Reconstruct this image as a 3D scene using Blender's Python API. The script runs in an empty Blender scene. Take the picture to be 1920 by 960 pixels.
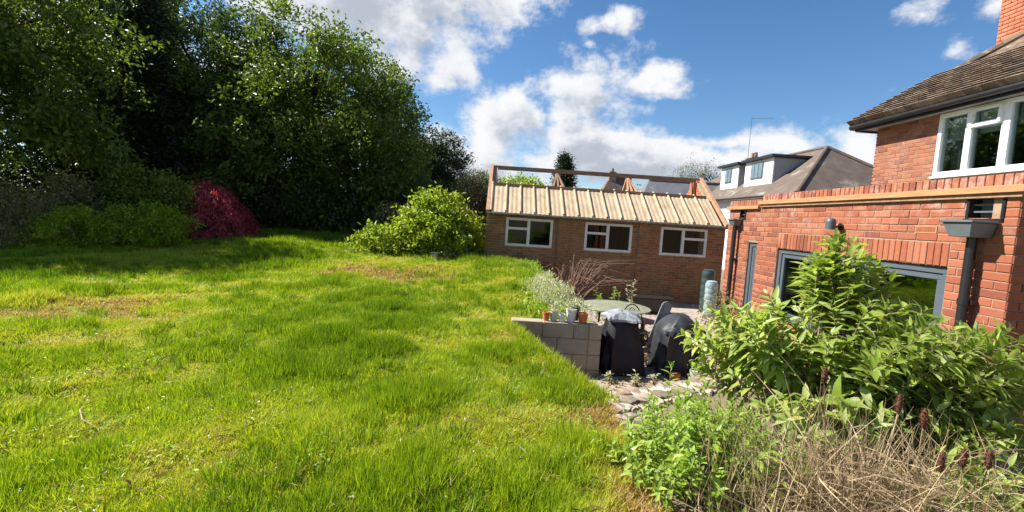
import bpy, bmesh, math, random
import numpy as np
from mathutils import Vector, Matrix

random.seed(7)
rng = np.random.default_rng(11)
SC = bpy.context.scene
COL = SC.collection

# ------------------------------------------------------------------ camera
EYE = Vector((0, 0, 1.6))
PITCH, YAW, ROLL = math.radians(4.62), math.radians(1.47), math.radians(3.6)
fwd = Vector((math.sin(YAW) * math.cos(PITCH), math.cos(YAW) * math.cos(PITCH), -math.sin(PITCH)))
r0 = Vector((math.cos(YAW), -math.sin(YAW), 0)); u0_ = r0.cross(fwd)
rt = r0 * math.cos(ROLL) + u0_ * math.sin(ROLL)
up = u0_ * math.cos(ROLL) - r0 * math.sin(ROLL)
cd = bpy.data.cameras.new('camera'); cam = bpy.data.objects.new('camera', cd); COL.objects.link(cam)
M = Matrix((rt, up, -fwd)).transposed().to_4x4(); M.translation = EYE
cam.matrix_world = M
cd.sensor_width = 36; cd.lens = 36 * 880 / 1920; cd.clip_start = 0.05; cd.clip_end = 2000
SC.camera = cam

# ------------------------------------------------------------------ light
SUN_DIR = Vector((-1.0, 0.25, 1.02)).normalized()
sl = bpy.data.lights.new('sun', 'SUN'); sl.energy = 5.0; sl.angle = math.radians(0.5); sl.color = (1.0, 0.955, 0.88)
so = bpy.data.objects.new('sun', sl); COL.objects.link(so); so.location = (-30, 10, 30)
so.rotation_euler = (-SUN_DIR).to_track_quat('-Z', 'Y').to_euler()
SC.view_settings.view_transform = 'Standard'; SC.view_settings.look = 'None'
SC.view_settings.exposure = 1.15; SC.view_settings.gamma = 1.0
SC.render.engine = 'CYCLES'
SC.cycles.max_bounces = 8; SC.cycles.transparent_max_bounces = 8; SC.cycles.use_denoising = True

# world: nishita sky with cumulus clouds laid out by direction (azimuth, elevation)
W = bpy.data.worlds.new('World'); SC.world = W; W.use_nodes = True
W.cycles.sampling_method = 'MANUAL'; W.cycles.sample_map_resolution = 256
wt = W.node_tree; wt.nodes.clear()
def N(t, ty, **k):
    n = t.nodes.new(ty)
    for a, b in k.items(): setattr(n, a, b)
    return n
def setin(n, **k):
    for a, b in k.items(): n.inputs[a.replace('_', ' ')].default_value = b
def math_(t, op, a, b=None, clamp=False):
    n = N(t, 'ShaderNodeMath', operation=op, use_clamp=clamp)
    for i, v in enumerate((a, b)):
        if v is None: continue
        if isinstance(v, (int, float)): n.inputs[i].default_value = v
        else: t.links.new(v, n.inputs[i])
    return n.outputs[0]
# cloud blobs: azimuth, elevation, radius az, radius el, weight
BLOBS = [
 (0.155,0.265,.085,.085,1.0),(0.10,0.235,.10,.07,1.0),(0.02,0.205,.085,.075,1.0),(0.13,0.185,.17,.075,1.1),(-.05,.165,.07,.085,1.0),
 (0.25,0.165,.13,.050,1.0),(0.33,0.145,.09,.045,.95),(0.20,0.125,.34,.045,1.1),(-.06,.10,.16,.09,1.0),
 (0.300,0.285,.055,.026,.85),(0.17,0.386,.060,.020,.75),(0.215,0.402,.032,.022,.66),(0.15,.355,.03,.015,.6),
 (-.16,.40,.13,.10,1.1),(-.21,.34,.10,.09,1.05),(-.03,.425,.10,.045,.95),(-.33,.40,.20,.14,1.1),(-.115,.325,.055,.06,.9),(-.16,.265,.04,.035,.75),
 (0.46,0.165,.07,.020,.75),(0.545,0.155,.09,.032,.85),(0.655,0.17,.05,.05,.8),(0.42,0.125,.12,.028,.8),
 (0.715,0.345,.035,.018,.55),(0.765,0.305,.03,.016,.55),(0.80,0.36,.03,.02,.5),
 (-.75,.2,.3,.12,1.0),(-1.7,.3,.35,.12,1.0),(-2.7,.25,.35,.12,.95),(1.25,.22,.22,.10,1.0),(2.2,.3,.35,.11,1.0),
 (0.9,.8,.3,.12,.85),(-.8,.9,.35,.14,.85),(2.4,.85,.35,.13,.85),
]
def cloud_group(name, blobs, detail):
    cg = bpy.data.node_groups.new(name, 'ShaderNodeTree')
    cg.interface.new_socket('Vector', in_out='INPUT', socket_type='NodeSocketVector')
    cg.interface.new_socket('Density', in_out='OUTPUT', socket_type='NodeSocketFloat')
    gi = N(cg, 'NodeGroupInput'); go = N(cg, 'NodeGroupOutput')
    nz = N(cg, 'ShaderNodeTexNoise', noise_dimensions='2D'); setin(nz, Scale=9.0, Detail=detail, Roughness=.60, Lacunarity=2.2)
    st = N(cg, 'ShaderNodeVectorMath', operation='MULTIPLY'); st.inputs[1].default_value = (1.0, 1.35, 1)
    cg.links.new(gi.outputs[0], st.inputs[0]); cg.links.new(st.outputs[0], nz.inputs['Vector'])
    # warp the lookup so that blob edges are not ellipses
    nz2 = N(cg, 'ShaderNodeTexNoise', noise_dimensions='2D'); setin(nz2, Scale=6.0, Detail=1.0, Roughness=.5)
    cg.links.new(st.outputs[0], nz2.inputs['Vector'])
    wv = N(cg, 'ShaderNodeVectorMath', operation='MULTIPLY_ADD'); wv.inputs[1].default_value = (.10, .07, 0)
    sub = N(cg, 'ShaderNodeVectorMath', operation='SUBTRACT'); sub.inputs[1].default_value = (.5, .5, .5)
    cg.links.new(nz2.outputs['Color'], sub.inputs[0]); cg.links.new(sub.outputs[0], wv.inputs[0]); cg.links.new(gi.outputs[0], wv.inputs[2])
    acc = None
    for (a, e, ra, re_, w) in blobs:
        m = N(cg, 'ShaderNodeVectorMath', operation='MULTIPLY_ADD'); m.inputs[1].default_value = (1 / ra, 1 / re_, 0); m.inputs[2].default_value = (-a / ra, -e / re_, 0)
        cg.links.new(wv.outputs[0], m.inputs[0])
        l = N(cg, 'ShaderNodeVectorMath', operation='LENGTH'); cg.links.new(m.outputs[0], l.inputs[0])
        v = math_(cg, 'MULTIPLY_ADD', l.outputs['Value'], -w); v.node.inputs[2].default_value = 1.35 * w
        acc = v if acc is None else math_(cg, 'MAXIMUM', acc, v)
    acc = math_(cg, 'MAXIMUM', acc, -.6)
    d = math_(cg, 'ADD', math_(cg, 'MULTIPLY', acc, .62), math_(cg, 'MULTIPLY', math_(cg, 'SUBTRACT', nz.outputs['Fac'], .5), 1.55))
    cg.links.new(d, go.inputs[0]); return cg
cg = cloud_group('cloud_density', BLOBS, 6.0)
cg2 = cloud_group('cloud_density_towards_sun', [b for b in BLOBS if b[2] * b[3] > .0062], 4.0)

tc = N(wt, 'ShaderNodeTexCoord'); sp = N(wt, 'ShaderNodeSeparateXYZ'); wt.links.new(tc.outputs['Generated'], sp.inputs[0])
az = math_(wt, 'ARCTAN2', sp.outputs[0], sp.outputs[1]); el = math_(wt, 'ARCSINE', sp.outputs[2])
cb = N(wt, 'ShaderNodeCombineXYZ'); wt.links.new(az, cb.inputs[0]); wt.links.new(el, cb.inputs[1])
g1 = N(wt, 'ShaderNodeGroup'); g1.node_tree = cg; wt.links.new(cb.outputs[0], g1.inputs[0])
sh = N(wt, 'ShaderNodeVectorMath', operation='ADD'); sh.inputs[1].default_value = (-.022, .030, 0); wt.links.new(cb.outputs[0], sh.inputs[0])
g2 = N(wt, 'ShaderNodeGroup'); g2.node_tree = cg2; wt.links.new(sh.outputs[0], g2.inputs[0])
def maprange(t, v, a, b, c, d_, smooth=True):
    n = N(t, 'ShaderNodeMapRange', interpolation_type='SMOOTHSTEP' if smooth else 'LINEAR')
    t.links.new(v, n.inputs[0])
    for i, q in enumerate((a, b, c, d_)): n.inputs[i + 1].default_value = q
    return n.outputs[0]
mask = maprange(wt, g1.outputs[0], .06, .60, 0, 1)
thick = maprange(wt, g2.outputs[0], .10, .95, 0, 1)
ramp = N(wt, 'ShaderNodeValToRGB'); wt.links.new(thick, ramp.inputs[0])
ramp.color_ramp.elements[0].color = (6.6, 6.65, 6.8, 1); ramp.color_ramp.elements[1].color = (3.4, 3.75, 4.3, 1)
ramp.color_ramp.elements.new(.55).color = (5.3, 5.5, 5.9, 1)
sky = N(wt, 'ShaderNodeTexSky', sky_type='NISHITA', sun_disc=False)
sky.sun_elevation = math.asin(SUN_DIR.z); sky.sun_rotation = math.atan2(SUN_DIR.x, SUN_DIR.y)
sky.air_density = 1.0; sky.dust_density = 0.25; sky.ozone_density = 4.0; sky.altitude = 100
hs = N(wt, 'ShaderNodeHueSaturation'); hs.inputs['Saturation'].default_value = 1.16; wt.links.new(sky.outputs[0], hs.inputs['Color'])
mx = N(wt, 'ShaderNodeMixRGB'); wt.links.new(mask, mx.inputs[0]); wt.links.new(hs.outputs[0], mx.inputs[1]); wt.links.new(ramp.outputs[0], mx.inputs[2])
bg = N(wt, 'ShaderNodeBackground'); bg.inputs[1].default_value = 0.066; wt.links.new(mx.outputs[0], bg.inputs[0])
wo = N(wt, 'ShaderNodeOutputWorld'); wt.links.new(bg.outputs[0], wo.inputs[0])

# ------------------------------------------------------------------ helpers
def link(o, parent=None):
    COL.objects.link(o)
    if parent is not None:
        o.parent = parent
        o.matrix_parent_inverse = Matrix.Translation(-parent.location)   # every object is built in world coordinates
    return o
def tag(o, label=None, cat=None, group=None, kind=None):
    if label: o['label'] = label
    if cat: o['category'] = cat
    if group: o['group'] = group
    if kind: o['kind'] = kind
    return o
def thing(name, loc, label, cat, group=None):
    o = bpy.data.objects.new(name, None); o.empty_display_size = .1
    COL.objects.link(o); o.location = loc
    return tag(o, label, cat, group, 'thing')
def mesh_np(name, V, T, mat, parent=None, smooth=False, quads=False):
    V = np.asarray(V, np.float32); T = np.asarray(T, np.int32); k = T.shape[1]
    me = bpy.data.meshes.new(name)
    me.vertices.add(len(V)); me.vertices.foreach_set('co', V.ravel())
    me.loops.add(T.size); me.loops.foreach_set('vertex_index', T.ravel())
    me.polygons.add(len(T)); me.polygons.foreach_set('loop_start', np.arange(0, T.size, k, dtype=np.int32))
    if smooth: me.polygons.foreach_set('use_smooth', np.ones(len(T), bool))
    me.update(calc_edges=True); me.validate()
    me.materials.append(mat)
    o = bpy.data.objects.new(name, me)
    return link(o, parent)
class MB:
    def __init__(s): s.v, s.f = [], []
    def add(s, v, f):
        n = len(s.v); s.v += [tuple(p) for p in v]; s.f += [tuple(i + n for i in q) for q in f]; return s
    def box(s, x0, y0, z0, x1, y1, z1):
        x0, x1 = min(x0, x1), max(x0, x1); y0, y1 = min(y0, y1), max(y0, y1); z0, z1 = min(z0, z1), max(z0, z1)
        return s.add([(x0,y0,z0),(x1,y0,z0),(x1,y1,z0),(x0,y1,z0),(x0,y0,z1),(x1,y0,z1),(x1,y1,z1),(x0,y1,z1)],
                     [(0,3,2,1),(4,5,6,7),(0,1,5,4),(1,2,6,5),(2,3,7,6),(3,0,4,7)])
    def abox(s, ax, pl, u0, u1, d0, d1, z0, z1):
        return s.box(pl + d0, u0, z0, pl + d1, u1, z1) if ax == 'x' else s.box(u0, pl + d0, z0, u1, pl + d1, z1)
    def bar(s, a, b, w, h, upv=(0, 0, 1)):
        a, b = Vector(a), Vector(b); d = (b - a).normalized(); sd = d.cross(Vector(upv))
        if sd.length < 1e-4: sd = d.cross(Vector((1, 0, 0)))
        sd.normalize(); n = sd.cross(d); v = []
        for p in (a, b):
            for (i, j) in ((-1, -1), (1, -1), (1, 1), (-1, 1)): v.append(p + sd * i * w / 2 + n * j * h / 2)
        return s.add(v, [(3,2,1,0),(4,5,6,7),(0,1,5,4),(1,2,6,5),(2,3,7,6),(3,0,4,7)])
    def tube(s, pts, rad, n=8, cap=True):
        pts = [Vector(p) for p in pts]; v, f = [], []
        if isinstance(rad, (int, float)): rad = [rad] * len(pts)
        for i, p in enumerate(pts):
            d = (pts[min(i + 1, len(pts) - 1)] - pts[max(i - 1, 0)]).normalized()
            a = d.cross(Vector((0, 0, 1)))
            if a.length < .05: a = d.cross(Vector((1, 0, 0)))
            a.normalize(); b = a.cross(d)
            for k in range(n):
                t = 2 * math.pi * k / n; v.append(p + (a * math.cos(t) + b * math.sin(t)) * rad[i])
        for i in range(len(pts) - 1):
            for k in range(n):
                f.append((i*n+k, i*n+(k+1) % n, (i+1)*n+(k+1) % n, (i+1)*n+k))
        if cap: f.append(tuple(range(n))[::-1]); f.append(tuple(range((len(pts)-1)*n, len(pts)*n)))
        return s.add(v, f)
    def lathe(s, prof, c, n=20, cap=True):
        v, f = [], []
        for (r, z) in prof:
            for k in range(n):
                t = 2*math.pi*k/n; v.append((c[0] + r*math.cos(t), c[1] + r*math.sin(t), c[2] + z))
        for i in range(len(prof) - 1):
            for k in range(n): f.append((i*n+k, i*n+(k+1) % n, (i+1)*n+(k+1) % n, (i+1)*n+k))
        if cap: f.append(tuple(range(n))[::-1]); f.append(tuple(range((len(prof)-1)*n, len(prof)*n)))
        return s.add(v, f)
    def prism(s, poly, dvec):
        n = len(poly); dv = Vector(dvec); v = [Vector(p) for p in poly] + [Vector(p) + dv for p in poly]
        return s.add(v, [tuple(range(n))[::-1], tuple(range(n, 2*n))] + [(i, (i+1) % n, n+(i+1) % n, n+i) for i in range(n)])
    def build(s, name, mat, parent=None, smooth=False, bevel=0):
        me = bpy.data.meshes.new(name); me.from_pydata(s.v, [], s.f); me.materials.append(mat)
        if bevel or smooth:
            bm = bmesh.new(); bm.from_mesh(me); bmesh.ops.recalc_face_normals(bm, faces=bm.faces)
            if bevel:
                bmesh.ops.bevel(bm, geom=[e for e in bm.edges if len(e.link_faces) == 2 and e.calc_face_angle() > .6], offset=bevel, segments=1, affect='EDGES', profile=.7)
            bm.to_mesh(me); bm.free()
        if smooth:
            me.polygons.foreach_set('use_smooth', np.ones(len(me.polygons), bool)); me.set_sharp_from_angle(angle=.7)
        return link(bpy.data.objects.new(name, me), parent)

# ------------------------------------------------------------------ materials
def newmat(name):
    m = bpy.data.materials.new(name); m.use_nodes = True; t = m.node_tree
    return m, t, t.nodes['Principled BSDF']
def rand_fac(t):
    oi = N(t, 'ShaderNodeObjectInfo'); ge = N(t, 'ShaderNodeNewGeometry')
    return math_(t, 'FRACT', math_(t, 'ADD', oi.outputs['Random'], ge.outputs['Random Per Island']))
def cramp(t, fac, cols):
    r = N(t, 'ShaderNodeValToRGB'); t.links.new(fac, r.inputs[0]); e = r.color_ramp.elements
    for i, c in enumerate(cols):
        pos, c = (c[0], c[1]) if isinstance(c[1], tuple) else (i / (len(cols) - 1), c)
        if i == 0: q = e[0]; q.position = pos
        elif i == len(cols) - 1: q = e[-1]; q.position = pos
        else: q = e.new(pos)
        q.color = (*c, 1)
    return r.outputs[0]
def pos_noise(t, scale, detail=3, rough=.55, stretch=None, obj=False):
    tc_ = N(t, 'ShaderNodeTexCoord') if obj else N(t, 'ShaderNodeNewGeometry')
    src = tc_.outputs['Object'] if obj else tc_.outputs['Position']
    if stretch:
        m = N(t, 'ShaderNodeVectorMath', operation='MULTIPLY'); m.inputs[1].default_value = stretch
        t.links.new(src, m.inputs[0]); src = m.outputs[0]
    n = N(t, 'ShaderNodeTexNoise'); setin(n, Scale=scale, Detail=detail, Roughness=rough); t.links.new(src, n.inputs['Vector'])
    return n.outputs['Fac']
def mixc(t, fac, a, b, mode='MIX'):
    n = N(t, 'ShaderNodeMixRGB', blend_type=mode)
    for i, v in enumerate((fac, a, b)):
        if isinstance(v, (int, float)): n.inputs[i].default_value = v
        elif isinstance(v, tuple): n.inputs[i].default_value = (*v, 1)
        else: t.links.new(v, n.inputs[i])
    return n.outputs[0]
def bump(t, b, h, strength=.3, dist=.01):
    n = N(t, 'ShaderNodeBump'); n.inputs['Strength'].default_value = strength; n.inputs['Distance'].default_value = dist
    t.links.new(h, n.inputs['Height']); t.links.new(n.outputs[0], b.inputs['Normal'])
def surf(name, cols, scale=6, rough=.8, bumps=.3, bscale=None, spec=.3, metal=0, stretch=None, detail=4):
    m, t, b = newmat(name)
    t.links.new(cramp(t, maprange(t, pos_noise(t, scale, detail, .6, stretch), .3, .7, 0, 1, False), cols), b.inputs['Base Color'])
    b.inputs['Roughness'].default_value = rough; b.inputs['Specular IOR Level'].default_value = spec; b.inputs['Metallic'].default_value = metal
    if bumps: bump(t, b, pos_noise(t, bscale or scale * 6, 4, .6, stretch), bumps)
    return m
def brickmat(name, cols, bloom=0, bloomcol=(.55, .45, .40), dirt=0, bz=None, dirtcol=(.10, .09, .06)):
    m, t, b = newmat(name)
    c = cramp(t, rand_fac(t), cols)
    c = mixc(t, .45, c, mixc(t, 1, c, cramp(t, pos_noise(t, 30, 4), [(.55, .55, .55), (1.35, 1.3, 1.25)]), 'MULTIPLY'))
    if bloom:
        f = math_(t, 'MULTIPLY', math_(t, 'MULTIPLY', maprange(t, pos_noise(t, 2.2, 3, .6), .40, .62, 0, 1), maprange(t, pos_noise(t, 11, 5, .75), .42, .62, 0, 1)), bloom)
        if bz:
            ge = N(t, 'ShaderNodeNewGeometry'); s = N(t, 'ShaderNodeSeparateXYZ'); t.links.new(ge.outputs['Position'], s.inputs[0])
            f = math_(t, 'MULTIPLY', f, maprange(t, s.outputs[2], bz[0], bz[1], .08, 1))
        c = mixc(t, f, c, bloomcol)
    if dirt:
        f = math_(t, 'MULTIPLY', maprange(t, pos_noise(t, .9, 5, .65, (1, 1, .6)), .42, .65, 0, 1), dirt)
        c = mixc(t, f, c, dirtcol)
    t.links.new(c, b.inputs['Base Color']); b.inputs['Roughness'].default_value = .88; b.inputs['Specular IOR Level'].default_value = .25
    bump(t, b, pos_noise(t, 70, 5, .7), .5, .006)
    return m
def leafmat(name, cols, trans=.45, rough=.45, spec=.4, boost=1.25):
    m, t, b = newmat(name)
    c = cramp(t, rand_fac(t), cols)
    t.links.new(c, b.inputs['Base Color']); b.inputs['Roughness'].default_value = rough; b.inputs['Specular IOR Level'].default_value = spec
    tr = N(t, 'ShaderNodeBsdfTranslucent'); t.links.new(mixc(t, 1, c, (boost, boost * 1.05, boost * .6), 'MULTIPLY'), tr.inputs[0])
    mixn = N(t, 'ShaderNodeMixShader'); mixn.inputs[0].default_value = trans
    t.links.new(b.outputs[0], mixn.inputs[1]); t.links.new(tr.outputs[0], mixn.inputs[2])
    t.links.new(mixn.outputs[0], t.nodes['Material Output'].inputs[0])
    return m
def glassmat(name, tint=(.75, .82, .8), refl=.7):
    m = bpy.data.materials.new(name); m.use_nodes = True; t = m.node_tree; t.nodes.remove(t.nodes['Principled BSDF'])
    tr = N(t, 'ShaderNodeBsdfTransparent'); tr.inputs[0].default_value = (*tint, 1)
    gl = N(t, 'ShaderNodeBsdfGlossy'); gl.inputs['Roughness'].default_value = .015; gl.inputs[0].default_value = (.95, .97, 1, 1)
    fr = N(t, 'ShaderNodeFresnel'); fr.inputs[0].default_value = 1.5
    fac = math_(t, 'MULTIPLY', fr.outputs[0], refl, True)
    mixn = N(t, 'ShaderNodeMixShader'); t.links.new(fac, mixn.inputs[0]); t.links.new(tr.outputs[0], mixn.inputs[1]); t.links.new(gl.outputs[0], mixn.inputs[2])
    t.links.new(mixn.outputs[0], t.nodes['Material Output'].inputs[0])
    return m
MAT = {}
MAT['mortar'] = surf('mortar', [(.25, .16, .105), (.36, .25, .175)], 14, .9, .4, 90)
MAT['mortar_old'] = surf('old_mortar', [(.28, .205, .13), (.40, .30, .20)], 10, .92, .4, 90)
MAT['brick_new'] = brickmat('new_brick', [(.25, .074, .038), (.30, .092, .046), (.34, .116, .056), (.27, .080, .045), (.37, .14, .078), (.17, .055, .037), (.29, .086, .042)], .65, (.46, .33, .27), bz=(1.55, 2.0))
MAT['brick_house'] = brickmat('house_brick', [(.26, .092, .052), (.33, .132, .074), (.19, .07, .05), (.30, .115, .062), (.34, .14, .08)], .2)
MAT['brick_garage'] = brickmat('garage_brick', [(.26, .118, .052), (.17, .084, .042), (.34, .155, .068), (.24, .125, .058), (.32, .10, .048)], .4, (.36, .25, .15), .4, dirtcol=(.22, .15, .075))
MAT['brick_orange'] = brickmat('gable_brick', [(.42, .13, .07), (.48, .17, .09), (.36, .11, .06)], .1)
MAT['white_pvc'] = surf('white_pvc', [(.78, .78, .77), (.82, .82, .81)], 3, .35, 0, spec=.5)
MAT['white_old'] = surf('weathered_white_paint', [(.60, .57, .53), (.74, .72, .70)], 7, .5, .1, spec=.4)
MAT['grey_frame'] = surf('slate_grey_aluminium', [(.075, .095, .115), (.09, .11, .13)], 4, .4, 0, spec=.5)
MAT['black_plastic'] = surf('black_plastic', [(.012, .012, .014), (.02, .02, .022)], 5, .35, 0, spec=.5)
MAT['grey_plastic'] = surf('grey_plastic', [(.10, .12, .13), (.13, .15, .16)], 5, .4, 0, spec=.5)
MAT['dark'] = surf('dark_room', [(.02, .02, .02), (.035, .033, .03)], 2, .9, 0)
MAT['room'] = surf('dim_room', [(.10, .10, .085), (.14, .13, .11)], 1, .9, 0)
MAT['timber'] = surf('pale_timber', [(.32, .155, .07), (.46, .26, .125)], 6, .75, .25, 30, stretch=(4, .6, 6))
MAT['old_wood'] = surf('weathered_timber', [(.22, .125, .075), (.36, .23, .145)], 5, .85, .4, 30, stretch=(1.2, 4, 4))
MAT['old_wood2'] = surf('orange_timber', [(.36, .18, .10), (.50, .30, .18)], 5, .85, .4, 30)
MAT['sheet'] = surf('lichened_roof_sheet', [(.36, .265, .165), (.46, .35, .225), (.52, .42, .29)], 4, .9, .35, 40, stretch=(1.5, .7, .7))
MAT['sheet_edge'] = surf('mossy_sheet_edge', [(.05, .05, .04), (.16, .15, .12)], 12, .95, .4, 50)
MAT['glass'] = glassmat('window_glass')
MAT['glass_green'] = glassmat('tinted_glass', (.55, .66, .60), .5)
MAT['soffit'] = surf('soffit_board', [(.30, .28, .25), (.38, .35, .32)], 3, .6, 0)
MAT['block'] = brickmat('concrete_block', [(.30, .255, .185), (.38, .33, .245), (.36, .29, .195), (.43, .385, .30), (.33, .29, .225)], .35, (.46, .42, .34), .25)
MAT['concrete'] = surf('old_concrete', [(.30, .22, .17), (.46, .38, .32), (.52, .46, .40)], 12, .95, .6, 60)
MAT['stone'] = brickmat('rubble_stone', [(.28, .22, .17), (.36, .29, .235), (.24, .15, .10), (.40, .34, .28), (.20, .16, .12)], .5, (.48, .43, .36), .45, dirtcol=(.13, .12, .06))
MAT['soil'] = surf('dry_soil', [(.11, .075, .05), (.21, .16, .11), (.16, .13, .07)], 6, .98, .8, 40)
MAT['patio'] = surf('dusty_paving', [(.24, .19, .155), (.36, .30, .25), (.30, .25, .17)], 4, .95, .5, 40)
MAT['terracotta'] = surf('terracotta', [(.46, .13, .05), (.56, .19, .08)], 8, .8, .2)
MAT['bark'] = surf('bark', [(.035, .026, .02), (.075, .058, .045)], 9, .95, .7, 40, stretch=(1, 1, .25))
MAT['stem'] = surf('woody_stem', [(.16, .12, .08), (.26, .20, .14)], 15, .9, .2)
def rooftile(name, cols, lich=.5):
    m, t, b = newmat(name)
    c = cramp(t, rand_fac(t), cols)
    f = math_(t, 'MULTIPLY', maprange(t, pos_noise(t, 7, 5, .7), .52, .66, 0, 1), lich)
    c = mixc(t, f, c, (.33, .29, .20))
    c = mixc(t, math_(t, 'MULTIPLY', maprange(t, pos_noise(t, 2.5, 4, .6), .5, .7, 0, 1), .6), c, (.07, .055, .045))
    t.links.new(c, b.inputs['Base Color']); b.inputs['Roughness'].default_value = .9; b.inputs['Specular IOR Level'].default_value = .25
    bump(t, b, pos_noise(t, 50, 4, .7), .5, .01); return m
MAT['tile'] = rooftile('clay_roof_tile', [(.12, .08, .06), (.20, .135, .10), (.075, .055, .045), (.27, .20, .15), (.15, .095, .06)], .65)
def rowroof(name, c1, c2):   # far roofs: courses as fine relief in the material
    m, t, b = newmat(name)
    ge = N(t, 'ShaderNodeNewGeometry'); s = N(t, 'ShaderNodeSeparateXYZ'); t.links.new(ge.outputs['Position'], s.inputs[0])
    fr = math_(t, 'FRACT', math_(t, 'MULTIPLY', s.outputs[2], 12.0))
    c = cramp(t, maprange(t, pos_noise(t, 1.8, 6, .7), .3, .7, 0, 1, False), [c1, c2])
    c = mixc(t, math_(t, 'MULTIPLY', maprange(t, pos_noise(t, .9, 6, .75), .55, .68, 0, 1), .5), c, (.36, .33, .27))
    t.links.new(c, b.inputs['Base Color']); b.inputs['Roughness'].default_value = .9
    bump(t, b, fr, .7, .03); return m
MAT['far_roof'] = rowroof('far_clay_roof', (.085, .062, .048), (.15, .115, .09))
MAT['far_slate'] = rowroof('far_slate_roof', (.11, .115, .125), (.16, .165, .18))
MAT['render'] = surf('white_render', [(.74, .74, .73), (.80, .80, .79)], 3, .8, .1)
MAT['pane_far'] = surf('far_pane', [(.10, .14, .16), (.16, .21, .23)], 2, .1, 0, spec=.6)
MAT['cheek'] = surf('grey_cheek', [(.30, .31, .32), (.35, .36, .37)], 3, .7, 0)

# leaf materials
MAT['leaf_tree'] = leafmat('broad_tree_leaf', [(.065, .10, .018), (.10, .155, .022), (.16, .215, .032), (.08, .12, .026)], .45)
MAT['leaf_dark'] = leafmat('dark_tree_leaf', [(.035, .06, .018), (.055, .09, .022), (.08, .12, .026)], .35)
MAT['leaf_conifer'] = leafmat('conifer_needle', [(.026, .044, .02), (.042, .066, .026)], .2)
MAT['leaf_shrub'] = leafmat('shrub_leaf', [(.11, .15, .02), (.16, .21, .03), (.22, .27, .045)], .4)
MAT['leaf_box'] = leafmat('clipped_shrub_leaf', [(.18, .26, .012), (.27, .36, .018), (.35, .44, .03)], .45)
MAT['leaf_tan'] = leafmat('faded_leaf', [(.17, .18, .06), (.27, .24, .09), (.33, .26, .13), (.15, .21, .06)], .35)
MAT['leaf_red'] = leafmat('crimson_leaf', [(.34, .022, .050), (.52, .05, .09), (.66, .18, .20), (.22, .014, .03)], .5)
MAT['leaf_lime'] = leafmat('lime_leaf', [(.15, .22, .02), (.28, .37, .03), (.44, .50, .05), (.10, .16, .02)], .45)
MAT['leaf_grey'] = leafmat('silver_leaf', [(.36, .38, .22), (.52, .53, .36), (.64, .62, .46)], .35)
MAT['leaf_hedge'] = leafmat('mottled_leaf', [(.08, .10, .04), (.14, .16, .065), (.24, .23, .12), (.09, .10, .07)], .35)
MAT['leaf_budd'] = leafmat('buddleia_leaf', [(.17, .24, .035), (.25, .34, .05), (.35, .44, .075), (.46, .51, .22), (.20, .28, .045), (.42, .40, .11)], .44, .5, .35)
MAT['leaf_weed'] = leafmat('weed_leaf', [(.15, .25, .025), (.24, .36, .035), (.33, .45, .055), (.36, .45, .11)], .42)
MAT['straw'] = leafmat('dry_straw', [(.27, .18, .10), (.40, .295, .175), (.54, .425, .275), (.16, .105, .06), (.33, .23, .135)], .2, .7, .2, 1.0)
MAT['twig'] = leafmat('pinkish_twig', [(.22, .13, .10), (.32, .20, .15)], .1, .8, .2, 1.0)
MAT['seed'] = surf('brown_seed_head', [(.075, .028, .016), (.15, .06, .032)], 60, .9, .9, 120)
MAT['litter'] = leafmat('leaf_litter', [(.30, .22, .12), (.20, .13, .08), (.40, .33, .18), (.14, .12, .05)], .15, .8, .2, 1.0)

# ------------------------------------------------------------------ terrain
def sstep(a, b, x): t = np.clip((x - a) / (b - a), 0, 1); return t * t * (3 - 2 * t)
def lawn_z(x, y):
    x = np.asarray(x, float); y = np.asarray(y, float)
    z = .06 + .30 * sstep(8, 15, y) + .60 * sstep(14, 26, y) + .5 * sstep(26, 45, y)
    z = z - .12 * sstep(-7, -13, x) * sstep(6, 12, y) * (1 - sstep(13, 18, y))
    z = z + .15 * np.exp(-((x - .2) / .8) ** 2 - ((y - 10.8) / 1.9) ** 2)
    z = z + .018 * np.sin(x * 5.1 + y * 2.2) * np.sin(y * 4.3 - x * 1.7) + .014 * np.sin(x * 8.3 - y * 3.1 + 2) * np.sin(y * 7.4 + x * 2.9)
    z = z + .025 * np.sin(x * 1.3 + y * .7) + .02 * np.sin(x * .6 - y * 1.9 + 1) + .012 * np.sin(3.1 * x + 2.3 * y)
    return z
def edge_l(y):   # right-hand edge of the raised lawn
    return np.interp(y, [-30, 3.98, 4.0, 6.5, 6.62, 6.64, 9, 13.5, 13.56, 60], [1.02, 1.02, .97, .18, .18, 1.50, 1.35, 1.0, -.55, -.55])
def edge_top(x): return np.interp(x, [.9, .97, 2.32, 4.1, 60], [3.95, 3.98, 4.76, 5.1, 5.1])
ys = np.concatenate([np.linspace(-25, 0, 12)[:-1], np.linspace(0, 3.98, 40), [4.0], np.linspace(4.1, 6.5, 24), [6.62, 6.64], np.linspace(6.75, 13.5, 66), [13.56], np.linspace(13.8, 30, 90), np.linspace(32, 60, 10)])
us = np.concatenate([np.linspace(0, .55, 14)[:-1], np.linspace(.55, 1, 150)])
E_ = edge_l(ys)
X = -60 + (E_[:, None] + 60) * us[None, :] ** .5 if False else np.where(us[None, :] < .55, -60 + 42 * us[None, :] / .55, -18 + (E_[:, None] + 18) * (us[None, :] - .55) / .45)
Y = np.repeat(ys[:, None], len(us), 1); Z = lawn_z(X, Y)
V = np.stack([X, Y, Z], -1).reshape(-1, 3); n1 = len(us)
idx = np.arange(len(ys) * n1).reshape(len(ys), n1)
Q = np.stack([idx[:-1, :-1], idx[:-1, 1:], idx[1:, 1:], idx[1:, :-1]], -1).reshape(-1, 4)
m, t, b = newmat('lawn_turf')
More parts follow.
